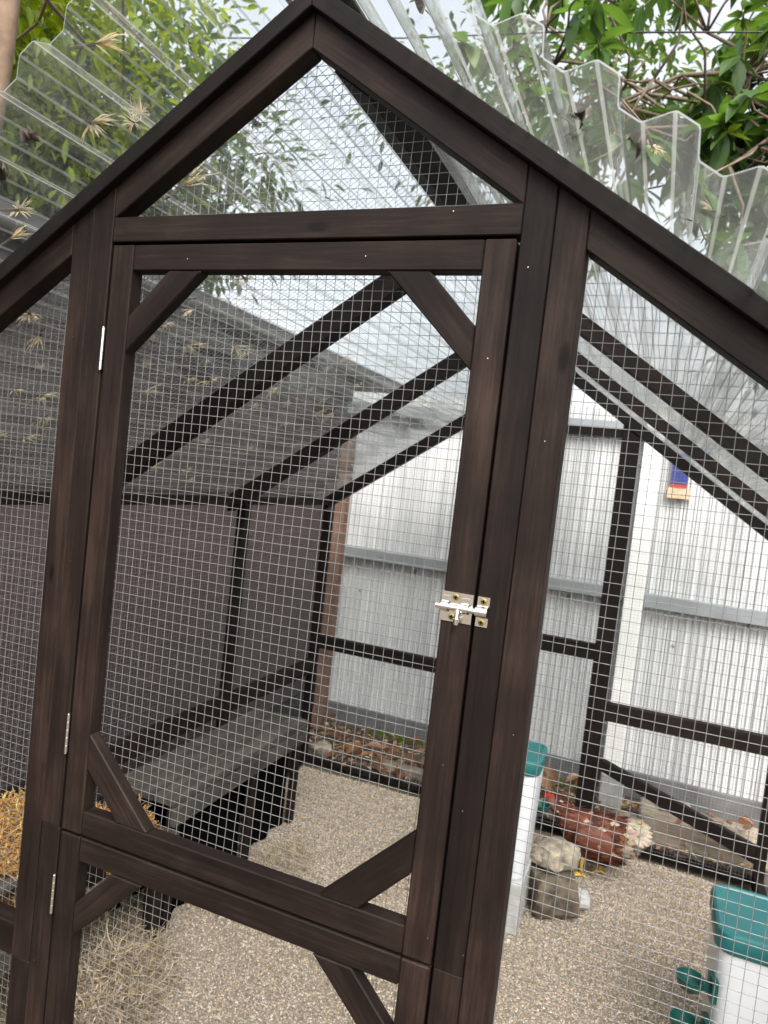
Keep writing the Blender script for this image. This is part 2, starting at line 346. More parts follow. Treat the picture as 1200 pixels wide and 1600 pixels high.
def make_gravel():
    N = 165000
    x = RN.uniform(-.92, .92, N); y = .04 + 2.08 * RN.random(N) ** 1.0
    # soft humps where the gravel has been scratched up
    z = np.array([gz(a, b) for a, b in zip(x, y)])
    r = RN.uniform(.0015, .0034, N)
    base = np.array([(1, 0, 0), (-1, 0, 0), (0, 1, 0), (0, -1, 0), (0, 0, 1), (0, 0, -1)], float)
    tri = np.array([(0, 2, 4), (2, 1, 4), (1, 3, 4), (3, 0, 4), (2, 0, 5), (1, 2, 5), (3, 1, 5), (0, 3, 5)])
    S = r[:, None] * RN.uniform([.8, .7, .55], [1.5, 1.2, 1.0], (N, 3))
    P = base[None] * S[:, None, :]
    a = RN.uniform(0, 6.28, N); b = RN.uniform(-.6, .6, N)
    ca, sa, cb, sb = np.cos(a), np.sin(a), np.cos(b), np.sin(b)
    X = P[..., 0] * cb[:, None] - P[..., 2] * sb[:, None]; Z = P[..., 0] * sb[:, None] + P[..., 2] * cb[:, None]
    X2 = X * ca[:, None] - P[..., 1] * sa[:, None]; Y2 = X * sa[:, None] + P[..., 1] * ca[:, None]
    V = np.stack([X2 + x[:, None], Y2 + y[:, None], Z + (z + r * .5)[:, None]], -1).reshape(-1, 3)
    Fc = (tri[None] + (np.arange(N) * 6)[:, None, None]).reshape(-1, 3)
    pal = np.array([(.44, .36, .26), (.36, .29, .205), (.52, .45, .35), (.26, .20, .14), (.16, .13, .10), (.42, .31, .20), (.60, .55, .46)])
    c = pal[RN.choice(len(pal), N, p=[.26, .2, .18, .13, .08, .1, .05])] * RN.uniform(.68, 1.02, (N, 1)) * np.array([1, 1.0, 1.04])
    cols = np.repeat(np.concatenate([c, np.ones((N, 1))], 1), 6, 0)
    o = bpy.data.objects.new('gravel', np_mesh('gravel', V, Fc, M['pebble'], False, cols)); link(o)
    tag(o, 'loose beige and grey pebbles covering the run floor', 'gravel', kind='stuff')
make_gravel()

# ------------------------------------------------------------------ the chicken run
APX, SL = 1.901, .6948
ANG = math.atan(SL)
def rz(x, off=0.): return APX - SL * abs(x) - off
run = thing('chicken_run', 'gabled chicken run of dark stained timber, wire mesh and clear corrugated roof', 'chicken run', (0, 1.08, 0))
W, WI = M['wood'], M['wood_inner']
FD = .028                                     # thickness of the front frame
B0, A1, A0 = .2778, .312, .347                # post edges
EAVE = .965
for s in (-1, 1):
    # inner (jamb) and outer posts, each cut to the roof slope; each joined out of two lengths
    zb = .817
    prism('post', [(s * B0, zb + .0008), (s * (A1 - .0004), zb + .0008), (s * (A1 - .0004), rz(A1)), (s * B0, rz(B0))], 0, FD, W, run, math.pi / 2)
    box('post', *sorted((s * B0, s * (A1 - .0004))), .0012, FD, .0, zb, W, run, 'z')
    if s < 0:
        prism('post', [(s * (A1 + .0004), .6068), (s * A0, .6068), (s * A0, rz(A0)), (s * (A1 + .0004), rz(A1))], .0008, FD + .006, W, run, math.pi / 2)
        box('post', *sorted((s * (A1 + .0004), s * A0)), .0016, FD + .006, .0, .606, W, run, 'z')
    else:
        prism('post', [(s * (A1 + .0004), 0), (s * A0, 0), (s * A0, rz(A0)), (s * (A1 + .0004), rz(A1))], .0008, FD + .006, W, run, math.pi / 2)
    # rafters: inner length up to the apex (mitred), outer length down to the eave
    dz = .0425
    prism('rafter', [(s * .0005, rz(0)), (s * (B0 - .0006), rz(B0)), (s * (B0 - .0006), rz(B0, dz)), (s * .0005, rz(0, dz))], .0004, FD, W, run, -s * ANG)
    prism('rafter', [(s * (A0 + .0006), rz(A0)), (s * EAVE, rz(EAVE)), (s * EAVE, rz(EAVE, dz)), (s * (A0 + .0006), rz(A0, dz))], .0004, FD, W, run, -s * ANG)
    # roof batten that rides on the front rafters
    prism('batten', [(s * .0006, rz(0, -.0255)), (s * 1.0, rz(1.0, -.0255)), (s * 1.0, rz(1.0, .0008)), (s * .0006, rz(0, .0008))], -.012, .026, WI, run, -s * ANG)
    # front corner post, side panel rail and sill
    box('post', *sorted((s * .93, s * EAVE)), .001, .036, 0, rz(EAVE, dz + .002), W, run, 'z')
    box('rail', *sorted((s * (A0 + .0006), s * .9294)), .0006, FD, .605, .654, W, run, 'x')
    box('sill', *sorted((s * (A0 + .0006), s * .9294)), .0006, FD, .0, .05, W, run, 'x')
    # unseen strip added behind the door gap to keep it dark
    box('gap_blocker', *sorted((s * .262, s * .30)), FD + .0065, .048, .05, 1.63, WI, run, 'z')
box('tie_beam', -B0 + .0006, B0 - .0006, .0006, FD, 1.6338, 1.667, W, run, 'x')
box('gap_blocker', -.2615, .2615, FD + .0065, .048, 1.62, 1.66, WI, run, 'x')  # unseen strip added to darken the gap above the door
# the middle frames and the rear frame
for fy in (.665, 1.375):
    for s in (-1, 1):
        prism('rafter', [(s * .0005, rz(0)), (s * EAVE, rz(EAVE)), (s * EAVE, rz(EAVE, .058 if s < 0 else .040)), (s * .0005, rz(0, .058 if s < 0 else .040))], fy - (.006 if s < 0 else 0), fy + (.042 if s < 0 else .036), WI, run, -s * ANG)
        py = fy + (.06 if s < 0 else 0)
        box('post', *sorted((s * .93, s * EAVE)), py, py + .036, 0, 1.1972, WI, run, 'z')
BY = 2.138
for s in (-1, 1):
    prism('rafter', [(s * .0005, rz(0)), (s * EAVE, rz(EAVE)), (s * EAVE, rz(EAVE, .056 if s < 0 else .048)), (s * .0005, rz(0, .056 if s < 0 else .048))], BY - .004, BY + .036, WI, run, -s * ANG)
    prism('post', [(s * B0, 0), (s * A0, 0), (s * A0, rz(A0, .0568 if s < 0 else .0488)), (s * B0, rz(B0, .0568 if s < 0 else .0488))], BY + .001, BY + .037, WI, run, math.pi / 2)
    box('post', *sorted((s * .93, s * EAVE)), BY + .001, BY + .037, 0, rz(EAVE, .058), WI, run, 'z')
box('tie_beam', -B0 + .001, B0 - .001, BY + .002, BY + .036, 1.608, 1.642, WI, run, 'x')
box('rail', -B0 + .001, B0 - .001, BY + .002, BY + .036, .728, .790, WI, run, 'x')
box('rail', -.9294, -A0 - .001, BY + .002, BY + .036, .543, .600, WI, run, 'x')
box('rail', A0 + .001, .9294, BY + .002, BY + .036, .500, .570, WI, run, 'x')
prism('brace', [(A0 + .001, .348), (.9294, .158), (.9294, .094), (A0 + .001, .302)], BY + .004, BY + .034, WI, run, -.31)
box('sill', -.9294, .9294, BY + .042, BY + .075, .0, .026, WI, run, 'x')
# eave plates, side rails, ridge purlin
for s in (-1, 1):
    box('eave_plate', *sorted((s * .9315, s * .9665)), .04, BY - .001, 1.198, 1.2285, WI, run, 'y')
    for (ya, yb) in ((.04, .7 if s < 0 else .662), (.765 if s < 0 else .705, 1.372 if s > 0 else 1.432), (1.475 if s < 0 else 1.415, BY - .002)):
        box('side_rail', *sorted((s * .933, s * .962)), ya, yb, .425, .490, WI, run, 'y')
        box('side_sill', *sorted((s * .933, s * .962)), ya, yb, .0, .05, WI, run, 'y')
def slope_box(name, s, d0, d1, n0, n1, y0, y1, mat, parent):
    """box given along the slope (d, from the apex), normal to it (n) and in y"""
    t = Vector((s * math.cos(ANG), 0, -math.sin(ANG))); nn = Vector((s * math.sin(ANG), 0, math.cos(ANG))); a = Vector((0, 0, APX))
    vs = [a + t * d + nn * k + Vector((0, y, 0)) for d in (d0, d1) for y in (y0, y1) for k in (n0, n1)]
    return solid(name, vs, BF, mat, parent, AX['y'])
slope_box('ridge_purlin', 1, .045, .105, -.036, -.002, .03, .657, WI, run)
slope_box('ridge_purlin', 1, .045, .105, -.036, -.002, .709, 1.367, WI, run)
slope_box('ridge_purlin', 1, .045, .105, -.036, -.002, 1.419, BY - .006, WI, run)

# wire mesh: thin real wires clipped to each panel
PITCH = .0127
def clip_line(poly, axis, val):
    o = 1 - axis; hits = []
    for i in range(len(poly)):
        a, b = poly[i], poly[(i + 1) % len(poly)]
        if (a[axis] - val) * (b[axis] - val) < 0:
            t = (val - a[axis]) / (b[axis] - a[axis]); hits.append(a[o] + t * (b[o] - a[o]))
    return (min(hits), max(hits)) if len(hits) >= 2 else None
def wire_panel(name, poly, org, U, V, N, parent, r=.00040, pitch=PITCH, jit=.0006):
    U, V, N, org = Vector(U), Vector(V), Vector(N), Vector(org); Vs = []; Fs = []
    def wire(p, q, side):
        nonlocal Vs, Fs
        d = (q - p).normalized(); a = N; b = d.cross(a)
        k0 = len(Vs)
        for P in (p, q):
            for k in range(5):
                an = 2 * math.pi * k / 5; Vs.append(P + a * math.cos(an) * r + b * math.sin(an) * r + N * side * r)
        for k in range(5): Fs.append((k0 + k, k0 + (k + 1) % 5, k0 + 5 + (k + 1) % 5, k0 + 5 + k))
    for ax in (0, 1):
        lo = min(p[ax] for p in poly); hi = max(p[ax] for p in poly)
        k = math.ceil(lo / pitch)
        while k * pitch < hi:
            c = clip_line(poly, ax, k * pitch)
            if c and c[1] - c[0] > .003:
                segs = max(1, int((c[1] - c[0]) / .13)); prev = None; o1 = R.uniform(-jit, jit)
                for i in range(segs + 1):
                    t = c[0] + (c[1] - c[0]) * i / segs; off = o1 + R.uniform(-jit, jit) * .3 + .0022 * mnoise.noise(Vector((k * pitch * 5, t * 4, ax * 9 + org.y * 7)))
                    q = org + (U * (k * pitch + off) + V * t if ax == 0 else U * t + V * (k * pitch + off)) + N * .004 * mnoise.noise(Vector(((k * pitch, t) if ax == 0 else (t, k * pitch)) + (org.x * 3 + org.y,)) * 4.5)
                    if prev is not None: wire(prev, q, 1 if ax == 0 else -1)
                    prev = q
            k += 1
    o0 = org if parent is None else wloc(parent)
    me = np_mesh(name, [tuple(v - o0) for v in Vs], Fs, M['wire'])
    ob = bpy.data.objects.new(name, me); link(ob, parent, o0); ob['kind'] = 'stuff'; return ob
my = FD + .004
XZ = dict(U=(1, 0, 0), V=(0, 0, 1), N=(0, -1, 0))
wire_panel('wire_mesh', [(-B0 + .01, 1.655), (B0 - .01, 1.655), (B0 - .01, rz(B0 - .01, .02)), (0, rz(0, .02)), (-B0 + .01, rz(B0 - .01, .02))], (0.003, my, .002), parent=run, **XZ)
for s in (-1, 1):
    P_ = [(s * .325, .02), (s * .945, .02), (s * .945, rz(.945, .02)), (s * .325, rz(.325, .02))]
    wire_panel('wire_mesh', P_ if s > 0 else P_[::-1], (.004 * s, my + .006, .005), parent=run, **XZ)
    wire_panel('wire_mesh', [(.02, .02), (BY, .02), (BY, 1.22), (.02, 1.22)], (s * .9675, 0, 0), (0, 1, 0), (0, 0, 1), (s, 0, 0), run, r=.00032)
    t = Vector((s * math.cos(ANG), 0, -math.sin(ANG))); nn = Vector((s * math.sin(ANG), 0, math.cos(ANG)))
    wire_panel('wire_mesh', [(.01, .03), (1.16, .03), (1.16, BY + .03), (.01, BY + .03)], Vector((0, 0, APX)) + nn * .0022, t, (0, 1, 0), nn, run)
wire_panel('wire_mesh', [(-.95, .02), (.95, .02), (.95, rz(.95, .03)), (0, rz(0, .03)), (-.95, rz(.95, .03))], (0, BY + .0395, 0), parent=run, r=.00034, **XZ)

# corrugated roof sheets
def corr_sheet(name, s, d0, d1, y0, y1, lift, mat, parent, pitch=.0762, depth=.0195, seed=1):
    t = Vector((s * math.cos(ANG), 0, -math.sin(ANG))); nn = Vector((s * math.sin(ANG), 0, math.cos(ANG))); a = Vector((0, 0, APX + .0))
    prof = [(0, 0), (.20, 0), (.235, .1), (.40, .9), (.435, 1), (.70, 1), (.735, .9), (.90, .1), (.935, 0)]
    pts = []
    k0 = math.floor(d0 / pitch) - 1
    for k in range(k0, int(d1 / pitch) + 2):
        for (f, h) in prof:
            d = (k + f) * pitch
            if d0 <= d <= d1: pts.append((d, h * depth))
    ny = 14; V = []; Fc = []; th = .0013
    rr = random.Random(seed)
    for layer in (0, 1):
        for j in range(ny):
            y = y0 + (y1 - y0) * j / (ny - 1)
            for (d, h) in pts:
                wob = .0022 * mnoise.noise(Vector((d * 5, y * 2.2, seed)))
                V.append(a + t * d + nn * (lift + h + wob - layer * th) + Vector((0, y, 0)))
    m = len(pts); off = m * ny
    for j in range(ny - 1):
        for i in range(m - 1):
            q = j * m + i; Fc.append((q, q + 1, q + m + 1, q + m))
    top = len(Fc)
    # one skin carries the plastic; the cut ends get their own narrow edge faces
    me_f = list(Fc)
    for j in (0, ny - 1):
        for i in range(m - 1):
            q = j * m + i; me_f.append((q, q + 1, off + q + 1, off + q))
    o0 = wloc(parent)
    me = mesh_from(name, [v - o0 for v in V], me_f, [mat, M['edge'], M['bend']], True)
    strip = [1.5e-3 < pts[i + 1][0] - pts[i][0] < 3.6e-3 for i in range(m - 1)]; mi = [2 if strip[q % (m - 1)] else 0 for q in range(top)] + [1] * (len(me_f) - top); me.polygons.foreach_set('material_index', mi); me.set_sharp_from_angle(angle=math.radians(60))
    ob = bpy.data.objects.new(name, me); link(ob, parent, o0); return ob
def edge_mat():
    m, n, l, bs = newmat('plastic_cut_edge'); bs.inputs['Base Color'].default_value = (.18, .20, .195, 1); bs.inputs['Roughness'].default_value = .35
    bs.inputs['Transmission Weight'].default_value = .3; return m
M['edge'] = edge_mat()
LIFT = .0235
corr_sheet('roof_sheet', -1, .012, .655, -.180, 2.33, LIFT, M['clear'], run, seed=1)
tag(corr_sheet('roof_sheet', -1, .585, 1.235, -.172, 2.32, LIFT - .004, M['smoky'], run, seed=2), 'grey-tinted lower roof sheet')
corr_sheet('roof_sheet', 1, .012, .655, -.186, 2.33, LIFT, M['clear'], run, seed=3)
corr_sheet('roof_sheet', 1, .585, 1.235, -.178, 2.32, LIFT - .004, M['clear'], run, seed=4)
# dark ridge cap
prism('ridge_cap', [(-.042, rz(.042, -.048)), (0, rz(0, -.052)), (.042, rz(.042, -.048)), (.042, rz(.042, -.0455)), (0, rz(0, -.049)), (-.042, rz(.042, -.0455))], -.02, 2.2, M['black'], run, 0, 0)

# ------------------------------------------------------------------ doors (parts of the run)
def make_door(z0, z1, lower):
    mw = wire_panel('door', [(-.262, z0 + .01), (.262, z0 + .01), (.262, z1 - .01), (-.262, z1 - .01)], (.002, .0255, .004), parent=run, **XZ)
    mw['kind'] = ''; del mw['kind']
    xs = (.2394, .2741); hh = .0339; dd = .022
    for s in (-1, 1):
        box('stile', *sorted((s * xs[0], s * xs[1])), .0, dd, z0, z1, W, mw, 'z', .0016)
    for (a, b) in ((z1 - hh, z1), (z0, z0 + hh)):
        box('door_rail', -xs[0] + .0006, xs[0] - .0006, .0008, dd, a, b, W, mw, 'x', .0016)
    e = .0006
    for s in (-1, 1):
        tr, br = z1 - hh - e, z0 + hh + e
        prism('corner_brace', [(s * .180, tr), (s * .128, tr), (s * (xs[0] - e), tr - .108), (s * (xs[0] - e), tr - .060)], .0002, .019, W, mw, s * -.82, .0016)
        prism('corner_brace', [(s * .180, br), (s * .128, br), (s * (xs[0] - e), br + .110), (s * (xs[0] - e), br + .061)], .0002, .019, W, mw, s * .82, .0016)
    return mw
door_u = make_door(.8184, 1.6297, False)
door_l = make_door(.030, .8146, True)
def hinge(parent, zc, h=.056):
    mb = MB(); x = -.2758
    for k in range(5):
        za = zc - h / 2 + k * h / 5
        mb.tube([(x, -.0022, za + .0004), (x, -.0022, za + h / 5 - .0004)], .0026, 10)
    mb.tube([(x, -.0022, zc - h / 2 - .0012), (x, -.0022, zc + h / 2 + .0012)], .0017, 8)
    mb.box(x - .0008, x + .0008, -.0005, .016, zc - h / 2, zc + h / 2)
    mb.build('hinge', [M['steel']], parent, smooth=True, auto=40)
hinge(door_u, 1.4905); hinge(door_u, .9555); hinge(door_l, .7235); hinge(door_l, .2)
def screw(mb, x, z, y, m, r=.0038):
    n = 12; V = [(x, y - .0016, z)] + [(x + r * math.cos(2 * math.pi * k / n), y - .0006, z + r * math.sin(2 * math.pi * k / n)) for k in range(n)]
    mb.add(V, [(0, 1 + k, 1 + (k + 1) % n) for k in range(n)], m)
    for (a, b) in ((.0022, .0006), (.0006, .0022)):
        mb.box(x - a, x + a, y - .0021, y - .0015, z - b, z + b, 2)
def latch():
    # barrel bolt: bolt plate with bolt on the stile, keeper on the jamb
    zc = 1.2262; S_, Br, Hl = 0, 1, 2
    mb = MB(); y = -.0014
    mb.box(.2380, .2742, y, .0004, zc - .0165, zc + .0165, S_)
    for (a, b) in ((.2395, .2475), (.2620, .2705)):                      # two raised straps over the bolt
        n = 8; V = []
        for yy in (a, b):
            for k in range(n + 1):
                an = math.pi * k / n; V.append((yy, y - .0072 * math.sin(an), zc + .0062 * math.cos(an)))
        mb.add(V, [(k, k + 1, n + 2 + k, n + 1 + k) for k in range(n)], S_)
        mb.box(a, b, y - .0008, y, zc + .006, zc + .0115, S_); mb.box(a, b, y - .0008, y, zc - .0115, zc - .006, S_)
    mb.tube([(.2335, y - .0035, zc), (.2855, y - .0035, zc)], .0034, 12, S_)
    mb.tube([(.2588, y - .004, zc - .001), (.2592, y - .0075, zc - .007), (.2594, y - .008, zc - .0125)], [.0022, .0022, .0024], 8, S_)
    mb.tube([(.2594, y - .008, zc - .011), (.2595, y - .008, zc - .0175)], [.0035, .0032], 10, S_)
    screw(mb, .2545, zc + .0113, y, Br); screw(mb, .2520, zc - .0110, y, Br)
    ob = mb.build('latch', [M['steel'], M['brass'], M['hole']], door_u, smooth=True, auto=35)
    mb = MB()
    mb.box(.2790, .2925, y, .0004, zc - .0165, zc - .0065, S_); mb.box(.2790, .2925, y, .0004, zc + .0065, zc + .0165, S_)
    n = 8; V = []
    for yy in (.2785, .2915):
        for k in range(n + 1):
            an = math.pi * k / n; V.append((yy, y - .0075 * math.sin(an), zc + .0066 * math.cos(an)))
    mb.add(V, [(k, k + 1, n + 2 + k, n + 1 + k) for k in range(n)], S_)
    screw(mb, .2858, zc + .0116, y, Br); screw(mb, .2858, zc - .0116, y, Br)
    mb.build('latch_keeper', [M['steel'], M['brass'], M['hole']], run, smooth=True, auto=35)
latch()
# screw holes along the inner faces of the bottom rail, staple heads on the front
n = 10
for x in (-.118, .110, .0):
    mb = MB(); mb.add([(x + .0032 * math.cos(2 * math.pi * k / n), .011 + .0032 * math.sin(2 * math.pi * k / n), .8521) for k in range(n)], [tuple(range(n))]); mb.build('screw_hole', [M['hole']], door_u)
pins = [(-.33, 1.50), (-.295, .80), (-.33, .56), (.29, 1.60), (.33, 1.42), (.20, 1.655), (.31, .84), (.29, 1.0), (-.30, .62), (.335, 1.1), (-.30, 1.2)]
dpins = [(-.2565, .885), (-.249, .877), (.258, 1.50), (.268, .845), (.10, 1.614), (-.15, 1.61), (.262, 1.05)]
nm_me = MB().box(-.0005, .0005, -.0006, .0006, -.0005, .0005)
nail_me = mesh_from('nail_head', nm_me.v, nm_me.f, M['steel'])
for lst, par in ((pins, run), (dpins, door_u)):
    for (x, z) in lst: link(bpy.data.objects.new('nail_head', nail_me), par, (x, -.0004, z + R.uniform(-.006, .006)))

# ------------------------------------------------------------------ interior bench with straw
bench = thing('low_bench', 'low weathered plank bench along the brown side wall', 'bench', (-.81, 1.1, 0))
xs = [(-.925, -.853), (-.849, -.777), (-.773, -.702)]
for i, (a, b) in enumerate(xs): box('plank', a, b, .86, 1.66, .372 + .001 * i, .394 + .001 * i, M['bench'], bench, 'y', .002)
box('apron', -.712, -.694, .862, 1.655, .318, .3705, M['bench'], bench, 'y')
for (yy) in (.875, 1.30, 1.615):
    box('leg', -.735, -.7125, yy, yy + .035, 0, .3705, WI, bench, 'z'); box('leg', -.915, -.89, yy, yy + .035, 0, .3705, WI, bench, 'z')
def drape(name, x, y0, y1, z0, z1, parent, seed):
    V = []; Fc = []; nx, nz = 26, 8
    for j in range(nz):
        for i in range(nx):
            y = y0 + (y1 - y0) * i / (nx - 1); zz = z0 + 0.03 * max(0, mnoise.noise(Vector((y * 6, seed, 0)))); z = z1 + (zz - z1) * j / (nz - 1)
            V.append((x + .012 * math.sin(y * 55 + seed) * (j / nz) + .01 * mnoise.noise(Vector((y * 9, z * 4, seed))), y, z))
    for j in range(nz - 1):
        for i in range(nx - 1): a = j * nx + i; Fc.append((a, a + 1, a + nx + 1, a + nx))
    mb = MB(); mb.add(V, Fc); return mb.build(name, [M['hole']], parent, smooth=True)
drape('hanging_cloth', -.742, .90, 1.30, .0, .365, bench, 1); drape('hanging_cloth', -.742, 1.335, 1.62, .0, .365, bench, 2)
drape('hanging_cloth', -.90, .86, 1.64, .0, .365, bench, 3)

tray = thing('nest_shelf', 'straw-lined nesting shelf standing beside the plank bench', 'nest shelf', (-.80, .45, 0))
box('shelf_board', -.925, -.66, .06, .835, .275, .295, M['bench'], tray, 'y')
box('lip', -.672, -.655, .06, .835, .2955, .330, M['bench'], tray, 'y')
box('lip', -.924, -.673, .838, .850, .2955, .318, M['bench'], tray, 'x')
box('shelf_board', -.925, -.70, .27, .56, .418, .436, M['bench'], tray, 'y')
for yy in (.272, .535): box('bracket', -.92, -.72, yy, yy + .02, .380, .4175, WI, tray, 'x')
box('divider', -.924, -.673, .565, .577, .2955, .355, WI, tray, 'x')
for yy in (.07, .79): box('leg', -.72, -.69, yy, yy + .035, 0, .2745, WI, tray, 'z'); box('leg', -.91, -.88, yy, yy + .035, 0, .2745, WI, tray, 'z')

def straw(name, label, centre, rad, height, n, pal, width=.0022, length=(.05, .13), flat=.5, bendy=1.1, edge=2.6):
    V = []; Fc = []; C_ = []
    for i in range(n):
        a = R.uniform(0, 6.283); q = math.sqrt(R.random())
        x = centre[0] + rad[0] * q * math.cos(a); y = centre[1] + rad[1] * q * math.sin(a)
        lump = .75 + .5 * mnoise.noise(Vector((x * 9, y * 9, centre[2] + 3)))
        top = height * (1 - q ** edge) * lump
        z = centre[2] + top * R.random() ** .45 + .002
        yaw = R.uniform(0, 6.283); pit = R.gauss(0, .35) * flat; L = R.uniform(*length); bend = R.uniform(-bendy, bendy); lift = R.uniform(-.35, .5)
        wd = width * R.uniform(.6, 1.3); p = Vector((x, y, z)); k0 = len(V); seg = 4
        for j in range(seg + 1):
            yw = yaw + bend * j / seg; pt = pit + lift * j / seg
            d = Vector((math.cos(yw) * math.cos(pt), math.sin(yw) * math.cos(pt), math.sin(pt)))
            sd_ = Vector((-math.sin(yw), math.cos(yw), R.uniform(-.3, .3))) * wd * .5
            V += [p - sd_, p + sd_]; p = p + d * (L / seg)
            if p.z < centre[2] + .001: p.z = centre[2] + .001
        c = R.choice(pal); f = R.uniform(.75, 1.2)
        C_ += [(c[0] * f, c[1] * f, c[2] * f, 1)] * (2 * seg + 2)
        Fc += [(k0 + 2 * j, k0 + 2 * j + 1, k0 + 2 * j + 3, k0 + 2 * j + 2) for j in range(seg)]
    o0 = Vector(centre)
    me = np_mesh(name, [tuple(Vector(v) - o0) for v in V], Fc, M['straw'], True, C_)
    o = bpy.data.objects.new(name, me); link(o, None, o0); HEAPS.append(o); return tag(o, label, 'straw', kind='stuff')
HEAPS = []
OR = [(.40, .215, .055), (.33, .17, .04), (.46, .28, .095), (.24, .125, .035)]
GR = [(.38, .30, .20), (.28, .22, .15), (.50, .42, .31), (.15, .12, .085), (.44, .33, .18), (.20, .15, .10)]
straw('straw_bedding', 'orange straw heaped at the end of the nesting shelf against the bench', (-.80, .70, .296), (.125, .135), .10, 9500, OR, .0024, (.018, .045), .9, bendy=2.2, edge=6)
straw('straw_bedding', 'orange straw in the shelf compartment behind the door jamb', (-.80, .40, .296), (.12, .155), .075, 7000, OR, .0024, (.018, .045), .9, bendy=2.2, edge=6)
straw('straw_bedding', 'orange straw piled on the small upper nesting board', (-.81, .415, .437), (.105, .135), .105, 7000, OR, .0024, (.018, .045), .9, bendy=2.2, edge=5)
straw('hay_heap', 'dry grey-brown hay heap on the gravel inside the door', (-.745, .57, .0), (.19, .25), .17, 12000, GR, .0019, (.03, .085), .8, bendy=2.6)
straw('hay_heap', 'thin scatter of fine hay on the gravel below the bench', (-.60, 1.30, .004), (.10, .22), .018, 1400, GR, .0015, (.02, .05), .2, bendy=2)
def mound(name, c, rad, h, col, label):
    V = []; Fc = []; nr, na = 8, 24
    for i in range(nr + 1):
        for k in range(na):
            q = i / nr; a = 2 * math.pi * k / na; x = c[0] + rad[0] * q * math.cos(a); y = c[1] + rad[1] * q * math.sin(a)
            V.append((x, y, c[2] - .002 + h * (1 - q ** 2.2) * (.8 + .4 * mnoise.noise(Vector((x * 9, y * 9, 1))))))
    for i in range(nr):
        for k in range(na): Fc.append((i * na + k, i * na + (k + 1) % na, (i + 1) * na + (k + 1) % na, (i + 1) * na + k))
    return V, Fc
for nm, c, rad, h, mt, ob in (('hay_core', (-.745, .57, 0), (.165, .22), .125, 'stone_d', 3), ('straw_core', (-.80, .70, .296), (.11, .12), .08, 'strawcore', 0), ('straw_core', (-.80, .40, .296), (.11, .14), .06, 'strawcore', 1), ('straw_core', (-.81, .415, .437), (.095, .12), .08, 'strawcore', 2)):
    if mt not in M: M[mt] = plain('packed_straw', (.30, .155, .04), .9, var=.4, scale=60, bump=.6)
    p = HEAPS[ob]
    mb = MB(); mb.add(*mound(nm, c, rad, h, None, None)); mb.build(nm, [M[mt]], p, smooth=True)

# ------------------------------------------------------------------ feeders
def rrect(cx, cy, hx, hy, r, n=6):
    out = []
    for (sx, sy, a0) in ((1, 1, 0), (-1, 1, 90), (-1, -1, 180), (1, -1, 270)):
        for k in range(n + 1):
            a = math.radians(a0 + 90 * k / n); out.append((cx + sx * (hx - r) + r * math.cos(a), cy + sy * (hy - r) + r * math.sin(a)))
    return out
def loft(rings, close=True):
    V = []; Fc = []; n = len(rings[0][0])
    for (ring, z) in rings: V += [(x, y, z) for (x, y) in ring]
    for i in range(len(rings) - 1):
        for k in range(n): Fc.append((i * n + k, i * n + (k + 1) % n, (i + 1) * n + (k + 1) % n, (i + 1) * n + k))
    Fc.append(tuple(range(n - 1, -1, -1))); Fc.append(tuple(range((len(rings) - 1) * n, len(rings) * n)))
    return V, Fc
def feeder(label, cx, cy, hx, hy, zb, zt, cups, name='poultry_drinker'):
    f = thing(name, label, 'drinker', (cx, cy, zb), 'teal-lidded poultry drinkers')
    H = zt - zb; mb = MB(); rr = .035
    mb.add(*loft([(rrect(cx, cy, hx * .86, hy * .86, rr), zb), (rrect(cx, cy, hx * .88, hy * .88, rr), zb + .006), (rrect(cx, cy, hx * .965, hy * .965, rr), zt - .05), (rrect(cx, cy, hx * .965, hy * .965, rr), zt - .02)]))
    mb.build('bucket', [M['bucket']], f, smooth=True, auto=50)
    mb = MB()
    mb.add(*loft([(rrect(cx, cy, hx * 1.0, hy * 1.0, rr + .004), zt - .046), (rrect(cx, cy, hx * 1.02, hy * 1.02, rr + .004), zt - .042), (rrect(cx, cy, hx * 1.02, hy * 1.02, rr + .004), zt - .012),
                  (rrect(cx, cy, hx * 1.0, hy * 1.0, rr + .002), zt - .004), (rrect(cx, cy, hx * .95, hy * .95, rr), zt), (rrect(cx, cy, hx * .88, hy * .88, rr * .9), zt - .001), (rrect(cx, cy, hx * .86, hy * .86, rr * .9), zt - .004)]))
    mb.build('lid', [M['teal']], f, smooth=True, auto=35)
    for (dx, dy, px, py, pz) in cups:
        d = Vector((dx, dy, 0)).normalized(); sd_ = Vector((-d.y, d.x, 0)); base = Vector((px, py, pz)); mb = MB()
        c = base + d * .055
        prof = [(.002, -.019), (.018, -.018), (.027, -.010), (.031, .006), (.032, .012), (.0295, .012), (.028, .004), (.022, -.009), (.009, -.014), (.001, -.014)]
        n = 24; V = []; Fc = []
        for (r_, h_) in prof:
            for k in range(n):
                a = 2 * math.pi * k / n; V.append(c + d * (r_ * math.cos(a)) + sd_ * (r_ * math.sin(a)) + Vector((0, 0, h_)))
        for i in range(len(prof) - 1):
            for k in range(n): Fc.append((i * n + k, i * n + (k + 1) % n, (i + 1) * n + (k + 1) % n, (i + 1) * n + k))
        mb.add(V, Fc)
        # neck, valve body and flange plate against the bucket
        def bxl(a0, a1, w_, z0, z1):
            vs = [base + d * a + sd_ * b + Vector((0, 0, zz)) for a in (a0, a1) for b in (-w_, w_) for zz in (z0, z1)]
            mb.add(vs, BF)
        bxl(.012, .030, .009, -.010, .008); bxl(.0, .013, .024, -.026, .026); bxl(.012, .016, .006, -.002, .020)
        mb.build('drinking_cup', [M['teal_d']], f, smooth=True, auto=40)
    return f
